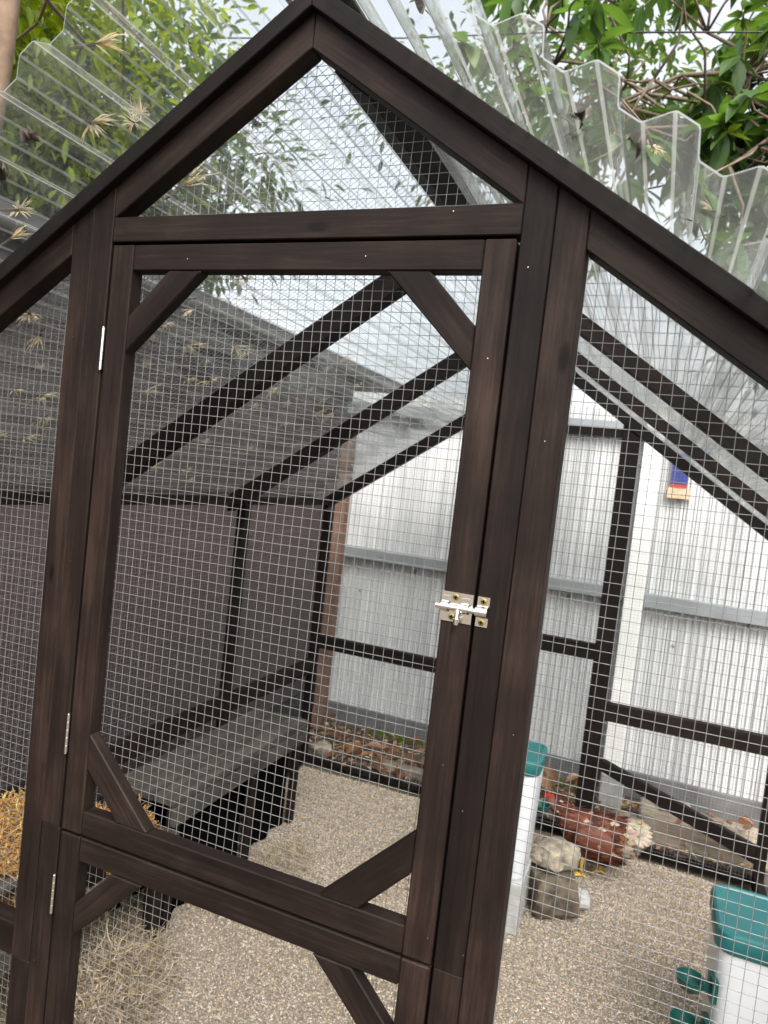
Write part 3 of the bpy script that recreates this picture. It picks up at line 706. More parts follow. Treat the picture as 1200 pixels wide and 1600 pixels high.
feeder('milky white drinker bucket with flat teal lid and round teal cups', .815, 1.125, .125, .12, .06, .42, [(-1, -.15, .703, 1.03, .275), (-1, -.15, .702, 1.04, .165)])
feeder('white drinker with rounded teal lid standing on a concrete block by the hen', .115, 1.50, .092, .10, .165, .545, [(.55, .8, .170, 1.595, .315), (.2, 1, .12, 1.592, .235)])
def rock_mesh(name, size, seed, mat, sub=3, rough=.28):
    bm = bmesh.new(); bmesh.ops.create_icosphere(bm, subdivisions=sub, radius=1)
    for v in bm.verts:
        n_ = v.co.copy(); k = 1 + rough * mnoise.noise(n_ * 1.3 + Vector((seed, 0, 0))) + rough * .4 * mnoise.noise(n_ * 3.5 + Vector((0, seed, 0)))
        c = Vector((max(-.62, min(.62, n_.x)) * 1.3, max(-.6, min(.6, n_.y)) * 1.3, max(-.6, min(.55, n_.z)) * 1.3))
        v.co = (n_ * .5 + c * .5) * k; v.co = Vector((v.co.x * size[0], v.co.y * size[1], v.co.z * size[2]))
    me = bpy.data.meshes.new(name); bm.to_mesh(me); bm.free(); me.materials.append(mat)
    me.polygons.foreach_set('use_smooth', [True] * len(me.polygons)); me.set_sharp_from_angle(angle=math.radians(24)); return me
def rock(label, loc, size, seed, mat, rot=0, cat='rock', name='rock'):
    o = bpy.data.objects.new(name, rock_mesh(name, size, seed, M[mat])); link(o, None, loc); o.rotation_euler = (0, 0, rot); return tag(o, label, cat)
box_o = box('concrete_block', .01, .20, 1.40, 1.60, 0, .163, M['concrete'], None, 'x', .004); tag(box_o, 'grey concrete block carrying the white drinker', 'block')
tag(box('concrete_block', .835 - .12, .835 + .09, 1.03, 1.22, 0, .058, M['concrete'], None, 'x', .004), 'low concrete paver under the flat-lidded drinker', 'block')
rock('large brown stone beside the concrete block', (.275, 1.60, .075), (.085, .075, .085), 3, 'stone_d', .4)
rock('pale speckled stone resting on top of the large brown stone', (.268, 1.615, .185), (.075, .065, .04), 8, 'stone', .9)
rock('small grey stone by the feet of the hen', (.345, 1.68, .025), (.05, .04, .034), 13, 'concrete', .2)
rock('cream stone on the soil behind the tail of the hen', (.50, 2.26, .065), (.085, .05, .05), 21, 'stone', .1)
rock('white-topped rubble lump behind the old sleeper', (.63, 2.52, .05), (.12, .05, .06), 25, 'stone', .3)
rock('beige stone among the fallen leaves near the side wall', (-.90, 2.25, .04), (.05, .04, .035), 31, 'stone', .7)

# ------------------------------------------------------------------ the hen
def make_hen():
    base = Vector((.365, 1.90, 0)); h = thing('hen', 'reddish brown hen with cream tail fluff drinking at the white drinker', 'hen', base)
    # spine from tail to head: x forward is -x; (x, z, ry, rz)
    sp = [(.178, .212, .004, .006), (.168, .205, .020, .030), (.145, .190, .042, .050), (.115, .172, .062, .066), (.080, .158, .075, .078), (.040, .150, .082, .084), (.0, .148, .083, .083),
          (-.040, .152, .076, .078), (-.075, .162, .062, .066), (-.100, .178, .046, .052), (-.120, .197, .033, .039), (-.137, .213, .026, .030), (-.153, .226, .0235, .026), (-.170, .230, .021, .021), (-.183, .227, .013, .013), (-.190, .224, .004, .004)]
    n = 20; V = []; Fc = []
    for (x, z, ry, rz_) in sp:
        for k in range(n):
            a = 2 * math.pi * k / n; f = 1 + .035 * mnoise.noise(Vector((x * 30, math.cos(a) * 2, math.sin(a) * 2)))
            egg = 1 - .12 * max(0, math.sin(a))
            V.append(base + Vector((x, ry * math.cos(a) * f * egg, z + rz_ * math.sin(a) * f)))
    for i in range(len(sp) - 1):
        for k in range(n): Fc.append((i * n + k, i * n + (k + 1) % n, (i + 1) * n + (k + 1) % n, (i + 1) * n + k))
    Fc += [tuple(range(n - 1, -1, -1)), tuple(range((len(sp) - 1) * n, len(sp) * n))]
    # tail feathers growing out of the rump, part of the same mesh
    mb = MB(); mb.add(V, Fc)
    for k in range(9):
        a = (k - 4) * .16; s0 = base + Vector((.125, .012 * (k - 4), .188)); L = R.uniform(.06, .09)
        d = Vector((.95, a * 1.1, .12 + .03 * (k % 3))).normalized(); sd_ = Vector((0, 1, 0)).cross(d).normalized(); w_ = .014
        P = [s0 - sd_ * w_ * .5, s0 + sd_ * w_ * .5, s0 + d * L * .7 + sd_ * w_, s0 + d * L, s0 + d * L * .7 - sd_ * w_]
        mb.add([p + Vector((0, .003, 0)) for p in P] + [p - Vector((0, .003, 0)) for p in P], [(0, 1, 2, 3, 4), (9, 8, 7, 6, 5)] + [(i, (i + 1) % 5, 5 + (i + 1) % 5, 5 + i) for i in range(5)])
    body = mb.build('body', [M['hen']], h, origin=base, smooth=True)
    # small overlapping contour feathers
    FV = []; FF = []; FC = []
    for i in range(900):
        j = R.uniform(1.2, 11.6); i0 = int(j); f = j - i0; q = [sp[i0][m_] * (1 - f) + sp[i0 + 1][m_] * f for m_ in range(4)]; a = R.uniform(0, 6.283)
        nrm = Vector((0, math.cos(a), math.sin(a))); p = base + Vector((q[0], q[2] * math.cos(a) * (1 - .12 * max(0, math.sin(a))), q[1] + q[3] * math.sin(a))) + nrm * .0015
        d = (Vector((1, 0, .0)) + Vector((0, R.gauss(0, .18), R.gauss(-.05, .18))) + nrm * .16).normalized(); sd_ = nrm.cross(d).normalized(); big_ = .6 + .9 * min(1, q[2] / .08); L = .024 * big_ * R.uniform(.8, 1.3); w_ = L * .30; k0 = len(FV)
        FV += [p, p + d * L * .45 - sd_ * w_, p + d * L * .5 + nrm * .002, p + d * L * .45 + sd_ * w_, p + d * L - nrm * .001]; FF += [(k0, k0 + 1, k0 + 2), (k0, k0 + 2, k0 + 3), (k0 + 1, k0 + 4, k0 + 2), (k0 + 2, k0 + 4, k0 + 3)]
        if q[0] > .10 or R.random() < .06: c = (.36, .28, .21)
        else: c = R.choice(((.10, .026, .012), (.065, .015, .007), (.15, .05, .022), (.04, .010, .006)))
        FC += [(*[v_ * R.uniform(.85, 1.15) for v_ in c], 1)] * 5
    fo_ = bpy.data.objects.new('plumage', np_mesh('plumage', [tuple(v - base) for v in FV], FF, M['straw'], True, FC)); link(fo_, h, base); fo_['kind'] = 'stuff'
    for s in (-1, 1):
        V = []; Fc = []; nu, nv = 12, 7
        for i in range(nu + 1):
            for j in range(nv + 1):
                u = i / nu; v = j / nv * 2 - 1; wd = .046 * math.sin(math.pi * min(1, u * .86 + .14)) ** .8
                x = -.055 + .165 * u; z = .165 + .012 * u + v * wd - .02 * u * u
                yy = (.083 + .006 * (1 - v * v)) * math.sqrt(max(.05, 1 - ((x - .01) / .16) ** 2)) + .006
                V.append(base + Vector((x, s * yy * math.sqrt(max(.1, 1 - ((z - .15) / .12) ** 2)), z)))
        for i in range(nu):
            for j in range(nv): a = i * (nv + 1) + j; Fc.append((a, a + 1, a + nv + 2, a + nv + 1))
        wg = MB().add(V, Fc).build('wing', [M['hen']], h, origin=base, smooth=True)
        sm = wg.modifiers.new('thick', 'SOLIDIFY'); sm.thickness = .006
        lg = MB(); fx = .012 + .03 * s; fy = s * .032
        lg.tube([base + Vector((fx + .004, fy, .095)), base + Vector((fx - .004, fy, .05)), base + Vector((fx, fy, .012))], [.011, .0062, .0055], 8)
        for (a, L) in ((math.pi, .04), (math.pi - .5, .036), (math.pi + .5, .036), (0, .02)):
            lg.tube([base + Vector((fx, fy, .012)), base + Vector((fx + L * .5 * math.cos(a), fy + L * .5 * math.sin(a), .009)), base + Vector((fx + L * math.cos(a), fy + L * math.sin(a), .004))], [.0055, .004, .002], 6)
        lg.build('leg', [M['leg']], h, smooth=True)
        ey = bmesh.new(); bmesh.ops.create_icosphere(ey, subdivisions=2, radius=.0042); me = bpy.data.meshes.new('eye'); ey.to_mesh(me); ey.free(); me.materials.append(M['eye'])
        link(bpy.data.objects.new('eye', me), h, base + Vector((-.172, s * .0185, .236)))
    MB().tube([base + Vector((-.183, 0, .227)), base + Vector((-.196, 0, .222)), base + Vector((-.205, 0, .216))], [.0085, .006, .001], 8).build('beak', [M['beak']], h, smooth=True)
    cb = MB(); P = [(-.183, .243), (-.180, .262), (-.173, .250), (-.168, .268), (-.160, .252), (-.153, .264), (-.146, .248), (-.150, .240)]
    cb.add([base + Vector((x, -.0025, z)) for x, z in P] + [base + Vector((x, .0025, z)) for x, z in P], [tuple(range(8)), tuple(range(15, 7, -1))] + [(i, (i + 1) % 8, 8 + (i + 1) % 8, 8 + i) for i in range(8)])
    cb.build('comb', [M['comb']], h)
    MB().tube([base + Vector((-.180, 0, .216)), base + Vector((-.181, 0, .205)), base + Vector((-.180, 0, .196))], [.004, .007, .003], 8).build('wattle', [M['comb']], h, smooth=True)
make_hen()

# ------------------------------------------------------------------ rear fence of white ribbed sheet
fence = thing('sheet_fence', 'white vertically ribbed metal fence with grey rails behind the run', 'fence', (.3, 2.66, 0))
FY = 2.66
def rib_panel(x0, x1, z0, z1, parent, seed):
    rr = random.Random(seed); prof = []; x = x0
    while x < x1 - .001:
        for (dx, dy) in ((0, 0), (.0055, -.009), (.0095, -.009), (.015, 0), (.0205, -.003), (.024, 0)):
            if x + dx <= x1: prof.append((x + dx, dy + rr.uniform(-.0006, .0006)))
        x += .0285
    prof.append((x1, 0)); V = []; Fc = []; m = len(prof); zs = [z0, z0 + (z1 - z0) * .35, z0 + (z1 - z0) * .7, z1]
    for z in zs:
        for (px, py) in prof: V.append((px, FY + py + .004 * mnoise.noise(Vector((px * 2, z * 2, seed))), z))
    for j in range(len(zs) - 1):
        for i in range(m - 1): a = j * m + i; Fc.append((a, a + 1, a + m + 1, a + m))
    MB().add(V, Fc).build('ribbed_sheet', [M['fence']], parent)
xx = -1.12
while xx < 3.4:
    rib_panel(xx + .001, xx + .765, .115, 1.78, fence, int(xx * 100) + 700); xx += .7665
box('rail', -1.12, .346, FY - .058, FY - .012, .918, .972, M['greyrail'], fence, 'x'); box('rail', .431, 3.4, FY - .058, FY - .012, .905, .965, M['greyrail'], fence, 'x')
box('rail', -1.12, .346, FY - .052, FY - .012, 1.66, 1.72, M['greyrail'], fence, 'x'); box('rail', .431, 3.4, FY - .052, FY - .012, 1.66, 1.72, M['greyrail'], fence, 'x')
box('kickboard', -1.12, .346, FY - .03, FY - .010, .035, .135, M['kick'], fence, 'x'); box('kickboard', .431, 3.4, FY - .03, FY - .010, .035, .150, M['kick'], fence, 'x')
box('post', .348, .429, 2.555, FY - .009, -.03, 1.80, M['whitepost'], fence, 'z', .003)
box('post', 2.2, 2.28, 2.575, FY - .009, -.03, 1.80, M['whitepost'], fence, 'z', .003)
tag(box('fence_post', -1.10, -1.045, 2.54, 2.60, -.03, 1.55, M['brownpost'], None, 'z', .003), 'red-brown timber post at the corner of the sheet fence', 'post')
# mossy grass along the fence foot, its bright colour standing for a sunlit gap
def tufts(name, label, x0, x1, y0, y1, z, n, hmax, mat):
    V = []; Fc = []
    for i in range(n):
        x = R.uniform(x0, x1); y = R.uniform(y0, y1); h = R.uniform(.3, 1) * hmax; a = R.uniform(0, 6.28); b = Vector((math.cos(a), math.sin(a), 0)) * .003; t = Vector((R.gauss(0, .012), R.gauss(0, .012), h)); k = len(V)
        p = Vector((x, y, z)); V += [p - b, p + b, p + t]; Fc.append((k, k + 1, k + 2))
    o0 = Vector((x0, y0, z)); me = np_mesh(name, [tuple(v - o0) for v in V], Fc, mat, False); o = bpy.data.objects.new(name, me); link(o, None, o0); tag(o, label, 'grass', kind='stuff')
tufts('grass', 'yellow-green grass blades along the foot of the fence beside the brown post', -.82, -.45, 2.60, 2.625, .03, 900, .035, M['leafB'])
tufts('grass', 'yellow-green grass blades beside the white fence post', .12, .34, 2.57, 2.62, .03, 600, .03, M['leafB'])
# product packet hung on the fence
pk = thing('hanging_packet', 'small blue, red and cream printed packet hanging on the white fence', 'packet', (.52, FY - .03, 1.40))
px0, px1, pyf = .475, .545, FY - .036
box('blue_panel', px0, px1, pyf, FY - .014, 1.465, 1.60, M['packblue'], pk, 'z'); box('red_band', px0 + .0005, px1 - .0005, pyf + .0006, FY - .0146, 1.448, 1.4645, M['packred'], pk, 'x'); box('cream_panel', px0 - .008, px1 + .018, pyf - .004, FY - .0152, 1.40, 1.4475, M['packcream'], pk, 'x')
# old sleeper on the soil at the right rear
sl = prism('old_sleeper', [(.52, .02), (1.02, .02), (1.02, .125), (.52, .135)], 2.255, 2.42, M['log'], None, 0, .008)
tag(sl, 'old grey weathered timber sleeper strewn with yellow leaves', 'sleeper')
tag(box('paver_stub', .352, .45, 2.47, 2.545, .0, .17, M['concrete'], None, 'z', .004), 'short pale concrete stub at the foot of the white post', 'stub')
tag(box('timber_offcut', -.60, -.36, 2.24, 2.29, .02, .06, M['log'], None, 'x', .005), 'short grey timber offcut lying among fallen leaves', 'offcut')

# fallen leaves and roof litter: shared little meshes
def leaf_mesh(name, mat, L=1., wd=.36, fold=.12, droop=.15, seg=6, curl=0.):
    V = []; Fc = []
    for i in range(seg + 1):
        u = i / seg; w_ = wd * .5 * (math.sin(math.pi * u ** .85) ** .85 if 0 < u < 1 else .0); x = L * u; z = -droop * u * u + curl * math.sin(u * 3)
        V += [(x, -w_, z + fold * w_ * 1.2 + .02 * math.sin(i * 2.3)), (x, 0, z - fold * w_), (x, w_, z + fold * w_ * 1.2 - .02 * math.sin(i * 1.7))]
    for i in range(seg):
        a = 3 * i; Fc += [(a, a + 3, a + 4, a + 1), (a + 1, a + 4, a + 5, a + 2)]
    me = mesh_from(name, V, Fc, mat, True)
    bm = bmesh.new(); bm.from_mesh(me); bmesh.ops.remove_doubles(bm, verts=bm.verts, dist=1e-5); bm.to_mesh(me); bm.free(); return me
dry = [leaf_mesh('dry_leaf', M['leafO'], 1, .5, .5, -.2, 5, .12), leaf_mesh('dry_leaf', M['leafO'], 1, .45, .3, .25, 5, -.1)]
spots = [(-1.029, 2.534), (-.921, 2.249), (-.835, 2.315), (-.749, 2.239), (-.775, 2.41), (-.635, 2.236), (-.627, 2.378), (-.536, 2.309), (-.566, 2.54), (-.651, 2.55), (-.571, 2.22), (-.461, 2.365), (-.938, 2.386), (-.783, 2.508), (-.70, 2.30), (-.68, 2.44), (-.58, 2.27), (-.86, 2.45), (-.50, 2.24), (-.82, 2.23), (-.43, 2.28), (-.72, 2.36), (-.55, 2.40), (.489, 2.456), (.553, 2.48), (.631, 2.56), (.166, 2.527), (.155, 2.404), (.21, 2.405), (.932, 2.539), (.888, 2.55), (.06, 2.30), (.12, 2.25), (.26, 2.33), (.50, 2.23), (.47, 2.36), (.20, 2.56)]
for i, (x, y) in enumerate(spots):
    o = bpy.data.objects.new('fallen_leaf', dry[i % 2]); link(o, None, (x, y, .048 + .02 * R.random())); s = R.uniform(.07, .13); o.scale = (s, s, s); o.rotation_euler = (R.gauss(0, .3), R.gauss(0, .25), R.uniform(0, 6.28))
    if x < 0: tag(o, 'curled brown fallen leaf on the soil between the brown post and the white post', 'leaf', 'fallen leaves on the soil strip')
    else: tag(o, 'curled orange fallen leaf lying beside the white post or the sleeper', 'leaf', 'fallen leaves near the white post')
for i, (x, y) in enumerate([(.60, 2.30), (.68, 2.28), (.72, 2.33), (.80, 2.30), (.84, 2.36), (.77, 2.40), (.90, 2.30), (.62, 2.38), (.95, 2.37)]):
    o = bpy.data.objects.new('fallen_leaf', dry[i % 2]); link(o, None, (x, y, .145)); s = R.uniform(.035, .07); o.scale = (s, s, s); o.rotation_euler = (0, R.gauss(0, .15), R.uniform(0, 6.28)); tag(o, 'small yellowed leaf lying on top of the old sleeper', 'leaf', 'leaves on the sleeper')

def litter_stuff():
    V = []; Fc = []; C_ = []
    pal = [(.30, .16, .07), (.20, .10, .045), (.12, .07, .04), (.38, .24, .12), (.42, .32, .19), (.07, .05, .035), (.16, .12, .05)]
    for i in range(3600):
        x = R.uniform(-1.1, 1.6); y = R.uniform(2.20, 2.62); z = .025 + .03 * mnoise.noise(Vector((x * 9, y * 9, .022))) + R.uniform(.002, .02); a = R.uniform(0, 6.28); L = R.uniform(.012, .045); w_ = L * R.uniform(.2, .5)
        d = Vector((math.cos(a), math.sin(a), R.gauss(0, .3))); sd_ = Vector((-math.sin(a), math.cos(a), R.gauss(0, .35))); p = Vector((x, y, z)); k0 = len(V)
        V += [p, p + d * L * .5 - sd_ * w_ * .5, p + d * L * .45 + Vector((0, 0, -.004)), p + d * L * .5 + sd_ * w_ * .5, p + d * L]; Fc += [(k0, k0 + 1, k0 + 2), (k0, k0 + 2, k0 + 3), (k0 + 1, k0 + 4, k0 + 2), (k0 + 2, k0 + 4, k0 + 3)]
        c = R.choice(pal); C_ += [(*[v_ * R.uniform(.8, 1.2) for v_ in c], 1)] * 5
    o = bpy.data.objects.new('leaf_litter', np_mesh('leaf_litter', [tuple(v) for v in V], Fc, M['straw'], False, C_)); link(o); tag(o, 'brown leaf litter crumbs covering the soil strip below the fence', 'leaf litter', kind='stuff')
litter_stuff()
def litter_meshes():
    out = {}
    def blades(n, spread, L, mat, w_=.0011, stem=True, up=.35):
        mb = MB(); rr = random.Random(n)
        if stem: mb.tube([(-.022, 0, 0), (-.008, .002, .002), (.0, 0, .001)], [.0011, .0014, .0016], 5, 0)
        for i in range(n):
            a = rr.gauss(0, spread); l_ = L * rr.uniform(.55, 1.1); e = rr.uniform(0, up); d = Vector((math.cos(a), math.sin(a), e)); p0 = Vector((0, 0, .001)); p1 = p0 + d * l_ * .6; p2 = p0 + d * l_ + Vector((0, 0, -.25 * l_ * rr.random()))
            sd_ = Vector((-math.sin(a), math.cos(a), 0)) * w_
            mb.add([p0 - sd_ * .5, p0 + sd_ * .5, p1 + sd_ * .5, p1 - sd_ * .5, p2], [(0, 1, 2, 3), (3, 2, 4)], 1)
        me = mesh_from('dry_flower_spray', mb.v, mb.f, [M['dbrown'], mat]); me.polygons.foreach_set('material_index', mb.mi); return me
    out['a'] = [blades(16, .45, .030, M['tan'], .0016), blades(22, .9, .022, M['tan'], .0015), blades(12, .3, .042, M['tan'], .0018), blades(26, 1.6, .016, M['tan'], .0016)]
    out['b'] = [blades(60, 1.9, .034, M['tan'], .0007, True, 1.2), blades(46, 2.2, .022, M['tan'], .0008, False, 1.0)]
    tw = []
    for k in range(3):
        mb = MB(); rr = random.Random(k + 40); p = [Vector((-.03, 0, .001)), Vector((-.01, rr.uniform(-.006, .006), .003)), Vector((.012, rr.uniform(-.008, .008), .002)), Vector((.03, rr.uniform(-.012, .012), .001))]
        mb.tube(p, [.0008, .0013, .0012, .0006], 5); mb.tube([p[1], p[1] + Vector((.010, .012, .002)), p[1] + Vector((.014, .022, 0))], [.001, .0009, .0004], 5); mb.tube([p[2], p[2] + Vector((.008, -.013, .002))], [.001, .0004], 5)
        me = mesh_from('fallen_twig', mb.v, mb.f, M['dbrown'], True); tw.append(me)
    out['t'] = tw
    out['l'] = [leaf_mesh('dead_leaf', M['dbrown'], .05, .026, .6, .012, 5, .006), leaf_mesh('dead_leaf', M['dbrown'], .04, .024, .9, -.01, 5, .008)]
    return out
LM = litter_meshes()
LL = [(-.178, -.134, "a"), (-.244, -.068, "a"), (-.241, -.072, "t"), (-.203, -.029, "b"), (-.222, -.009, "b"), (-.304, -.115, "l"), (-.361, -.089, "l"), (-.378, -.049, "a"), (-.426, -.013, "a"), (-.414, .003, "t"), (-.307, -.014, "t"), (-.123, .119, "l"), (-.146, .189, "t"), (-.182, .290, "t"), (-.246, .114, "a"), (-.041, .102, "l"), (-.496, .356, "a"), (-.474, .393, "a"), (-.493, .471, "a"), (-.559, .439, "b"), (-.422, .409, "a"), (-.557, .657, "a"), (-.634, .515, "a"), (-.676, .581, "t"), (-.571, .585, "a"), (-.540, .134, "a"), (-.560, .167, "a"), (-.626, .234, "b"), (-.691, .233, "a"), (-.694, .303, "a"), (-.723, .308, "t"), (-.771, .389, "a"), (-.821, .380, "a"), (-.826, .321, "a"), (-.462, .614, "a"), (-.474, .688, "a"), (-.691, .842, "a"), (-.717, .769, "a"), (-.919, .909, "a"), (-.892, 1.051, "a"), (-.616, .872, "a"), (-.614, .950, "a"), (-.761, 1.190, "b"), (-.762, .936, "a"), (-.635, 1.154, "a"), (-.657, 1.324, "a"), (-.584, 1.261, "a"), (-.566, 1.040, "a"), (-.506, 1.179, "a"), (-.731, 1.429, "a"), (-.553, 1.334, "a"), (-.377, .557, "l"), (-.376, .481, "t"), (-.397, 1.038, "t"), (-.409, 1.044, "a"), (-.431, 1.237, "a"), (-.244, 1.023, "t"), (-.322, 1.201, "t"), (-.670, 1.750, "a"), (-.551, 1.632, "a"), (-.482, 1.602, "a"), (-.746, 1.810, "a"), (-.388, .358, "t"), (-.317, .403, "a"), (-.972, 1.166, "a"),
      (-.512, .80, "a"), (-.518, .92, "a"), (-.505, 1.05, "a"), (-.51, .56, "a"), (-.515, 1.42, "a")]
RL = [(.320, -.116, "l"), (.314, -.069, "t"), (.377, -.149, "l"), (.391, -.135, "a"), (.446, -.104, "a"), (.437, -.040, "t"), (.496, -.113, "a"), (.146, -.072, "l"), (.151, -.045, "t"), (.151, -.022, "t"), (.181, -.018, "t"), (.36, .30, "t"), (.42, .36, "t"), (.40, .42, "a"), (.47, .44, "t"), (.52, .5, "a"), (.33, .22, "t")]
nm = {'a': 'dry_flower_spray', 'b': 'seed_tuft', 't': 'fallen_twig', 'l': 'dead_leaf'}
lb = {'a': 'pale tan dried flower spray lying on the', 'b': 'bristly pale seed tuft lying on the', 't': 'small dark forked twig lying on the', 'l': 'curled dark dead leaf lying on the'}
lc = {'a': 'dried flower', 'b': 'seed tuft', 't': 'twig', 'l': 'dead leaf'}
def crest(d, pitch=.0762, depth=.0195):
    f = (d / pitch) % 1
    return depth * (0 if f < .2 else (f - .2) / .235 if f < .435 else 1 if f < .7 else 1 - (f - .7) / .235 if f < .935 else 0)
for s, lst, where in ((-1, LL, 'roof slope beside the brown shed'), (1, RL, 'roof slope away from the brown wall')):
    for i, (x, y, k) in enumerate(lst):
        d = abs(x) / math.cos(ANG); a = Vector((0, 0, APX)); t = Vector((s * math.cos(ANG), 0, -math.sin(ANG))); nn = Vector((s * math.sin(ANG), 0, math.cos(ANG)))
        p = a + t * d + nn * (LIFT + crest(d) + .003) + Vector((0, y, 0))
        o = bpy.data.objects.new(nm[k], LM[k][i % len(LM[k])]); link(o, None, p)
        yaw = R.uniform(0, 6.28) if k in 'bl' else R.gauss(1.57, .7)
        rt = Matrix((t, Vector((0, 1, 0)) * (1 if s > 0 else 1), nn)).transposed()
        if rt.determinant() < 0: rt = Matrix((-t, Vector((0, 1, 0)), nn)).transposed()
        o.rotation_euler = (rt @ Matrix.Rotation(yaw, 3, 'Z')).to_euler(); q = R.uniform(.8, 1.35) * (.42 if k == 'l' else .7 if (k in 'tb' or s > 0) else 1.35); o.scale = (q, q, q)
        tag(o, lb[k] + ' ' + where, lc[k], {'a': 'dried flowers', 'b': 'seed tufts', 't': 'twigs', 'l': 'dead leaves'}[k] + ' on the ' + where)

# ------------------------------------------------------------------ brown shed on the left
shed = thing('brown_shed', 'dark brown clad shed standing close against the run', 'shed', (-1.5, .6, 0))
SX = -1.26
def clad(y0, y1, z0, z1, seed):
    prof = []; z = z0
    while z < z1 - .002:
        prof += [(.0, z), (.0015, z + .002), (.0035, z + .128)]; z += .13
    prof.append((0, z1)); V = []; Fc = []
    for y in (y0, y1):
        for (dx, zz) in prof: V.append((SX + dx, y, min(zz, z1)))
    m = len(prof)
    for i in range(m - 1): Fc.append((i, i + 1, m + i + 1, m + i))
    MB().add(V, Fc).build('cladding_panel', [M['wall']], shed)
for k, ya in enumerate((-2.2, -1.15, -.1, .95, 2.0, 3.05)): clad(ya + .002, ya + 1.048, .12, 1.885, k)
box('base_board', SX - .03, SX - .001, -2.2, 4.1, -.03, .118, M['black'], shed, 'y')
box('wall_core', SX - .06, SX - .031, -2.2, 4.1, -.03, 1.885, M['wall'], shed, 'y')
box('end_wall', -4.0, SX - .061, 4.05, 4.1, -.03, 1.80, M['wall'], shed, 'x'); box('end_wall', -4.0, SX - .061, -2.2, -2.15, -.03, 1.85, M['wall'], shed, 'x')
prism('roof', [(SX + .07, 1.935), (-4.1, 1.66), (-4.1, 1.62), (SX + .07, 1.89)], -2.3, 4.1, M['shedroof'], shed, .09, .003)
box('gutter', SX + .071, SX + .13, -2.3, 4.1, 1.88, 1.932, M['shedroof'], shed, 'y', .004)

# ------------------------------------------------------------------ trees
def limb_tree(name, label, base, trunk_pts, trunk_r, group=None):
    t = thing(name, label, 'tree', base, group); mb = MB(); mb.tube(trunk_pts, trunk_r, 12); mb.build('trunk', [M['bark']], t, origin=base, smooth=True); return t
def leaf_cloud(name, parent, pts, size, mat, aspect=.42, seg=3, droop=.5):
    """pts: (position, outward direction); one folded leaf each"""
    V = []; Fc = []
    for (p, d) in pts:
        d = d.normalized(); side = d.cross(Vector((R.uniform(-.4, .4), R.uniform(-.4, .4), 1))).normalized(); up = side.cross(d); L = size * R.uniform(.65, 1.25); wd = L * aspect * .5; k = len(V)
        q = [(0, 0), (.28, .8), (.6, .95), (1, 0)]
        for (u, w_) in q:
            c = p + d * L * u - Vector((0, 0, droop * L * u * u * .5))
            if w_ == 0: V.append(c)
            else: V += [c - side * wd * w_ + up * wd * .25 * w_, c, c + side * wd * w_ + up * wd * .25 * w_]
        a = k; Fc += [(a, a + 1, a + 2), (a, a + 2, a + 3), (a + 1, a + 4, a + 5), (a + 1, a + 5, a + 2), (a + 2, a + 5, a + 6), (a + 2, a + 6, a + 3), (a + 4, a + 7, a + 5), (a + 5, a + 7, a + 6)]
    o0 = wloc(parent)
    me = np_mesh(name, [tuple(v - o0) for v in V], Fc, mat, False); o = bpy.data.objects.new(name, me); link(o, parent, o0); o['kind'] = 'stuff'; return o
def rv(s=1.): return Vector((R.gauss(0, s), R.gauss(0, s), R.gauss(0, s)))
def bent(a, b, n=5, wob=.08):
    a, b = Vector(a), Vector(b); L = (b - a).length
    return [a.lerp(b, i / n) + (rv(wob * L * .5) if 0 < i < n else Vector()) for i in range(n + 1)]

# loquat: large leaves in whorls at the twig ends, hanging over the fence
lq = limb_tree('loquat_tree', 'large-leaved tree with drooping flower panicles overhanging behind the fence', (2.3, 4.6, -.03), [(2.3, 4.6, -.03), (2.22, 4.5, 1.2), (2.05, 4.35, 2.3), (1.9, 4.3, 3.2), (1.6, 4.2, 4.2)], [.13, .11, .10, .08, .05])
big = [leaf_mesh('leaf', M['leafA'], 1, .40, .18, .35, 6), leaf_mesh('leaf', M['leafA'], 1, .36, .3, .12, 6), leaf_mesh('leaf', M['leafA'], 1, .43, .1, .6, 6)]
limbs = MB(); ends = []
starts = [Vector((2.05, 4.35, 2.3)), Vector((1.95, 4.3, 2.9)), Vector((1.85, 4.3, 3.4)), Vector((1.6, 4.2, 4.2))]
# main limbs reach out over the fence; twigs leave them along the outer part
mains = []
for tgt in [(.8, 3.1, 2.72), (1.1, 3.0, 2.6), (.55, 2.95, 2.98), (-.35, 3.0, 3.55), (-.6, 3.1, 3.7), (-.1, 2.95, 3.42), (.15, 3.1, 3.5), (-.45, 3.2, 3.9), (.75, 3.0, 3.05), (.1, 3.5, 4.2), (1.3, 3.0, 2.95), (-.9, 3.6, 4.5), (.9, 3.3, 3.9), (1.9, 3.2, 3.4), (2.8, 3.4, 3.8), (.5, 3.8, 4.8), (1.5, 4.0, 5.0), (-.2, 3.0, 3.35), (3.2, 4.5, 4.2), (2.4, 5.2, 4.8)]:
    s0 = R.choice(starts); P = bent(s0, tgt, 7, .035); limbs.tube(P, [.024 - .018 * i / 7 for i in range(8)], 7); mains.append(P)
for P in mains:
    for k in range(24):
        i = R.choice((3, 4, 5, 6, 7)); a = P[i]; e = a + Vector((R.gauss(0, .24), R.gauss(0, .24), R.gauss(-.02, .22)))
        # keep an open patch of sky between the two main masses of leaves
        ga, gb = Vector((.22, 2.9, 3.52)), Vector((.02, 4.4, 4.35)); tt = max(0, min(1, (e - ga).dot(gb - ga) / (gb - ga).length_squared))
        if (e - ga.lerp(gb, tt)).length < .27: continue
        limbs.tube(bent(a, e, 3, .12), [.008, .007, .005, .003], 5); ends.append((e, (e - a).normalized()))
limbs.build('limb', [M['twig']], lq, smooth=True)
cand = []
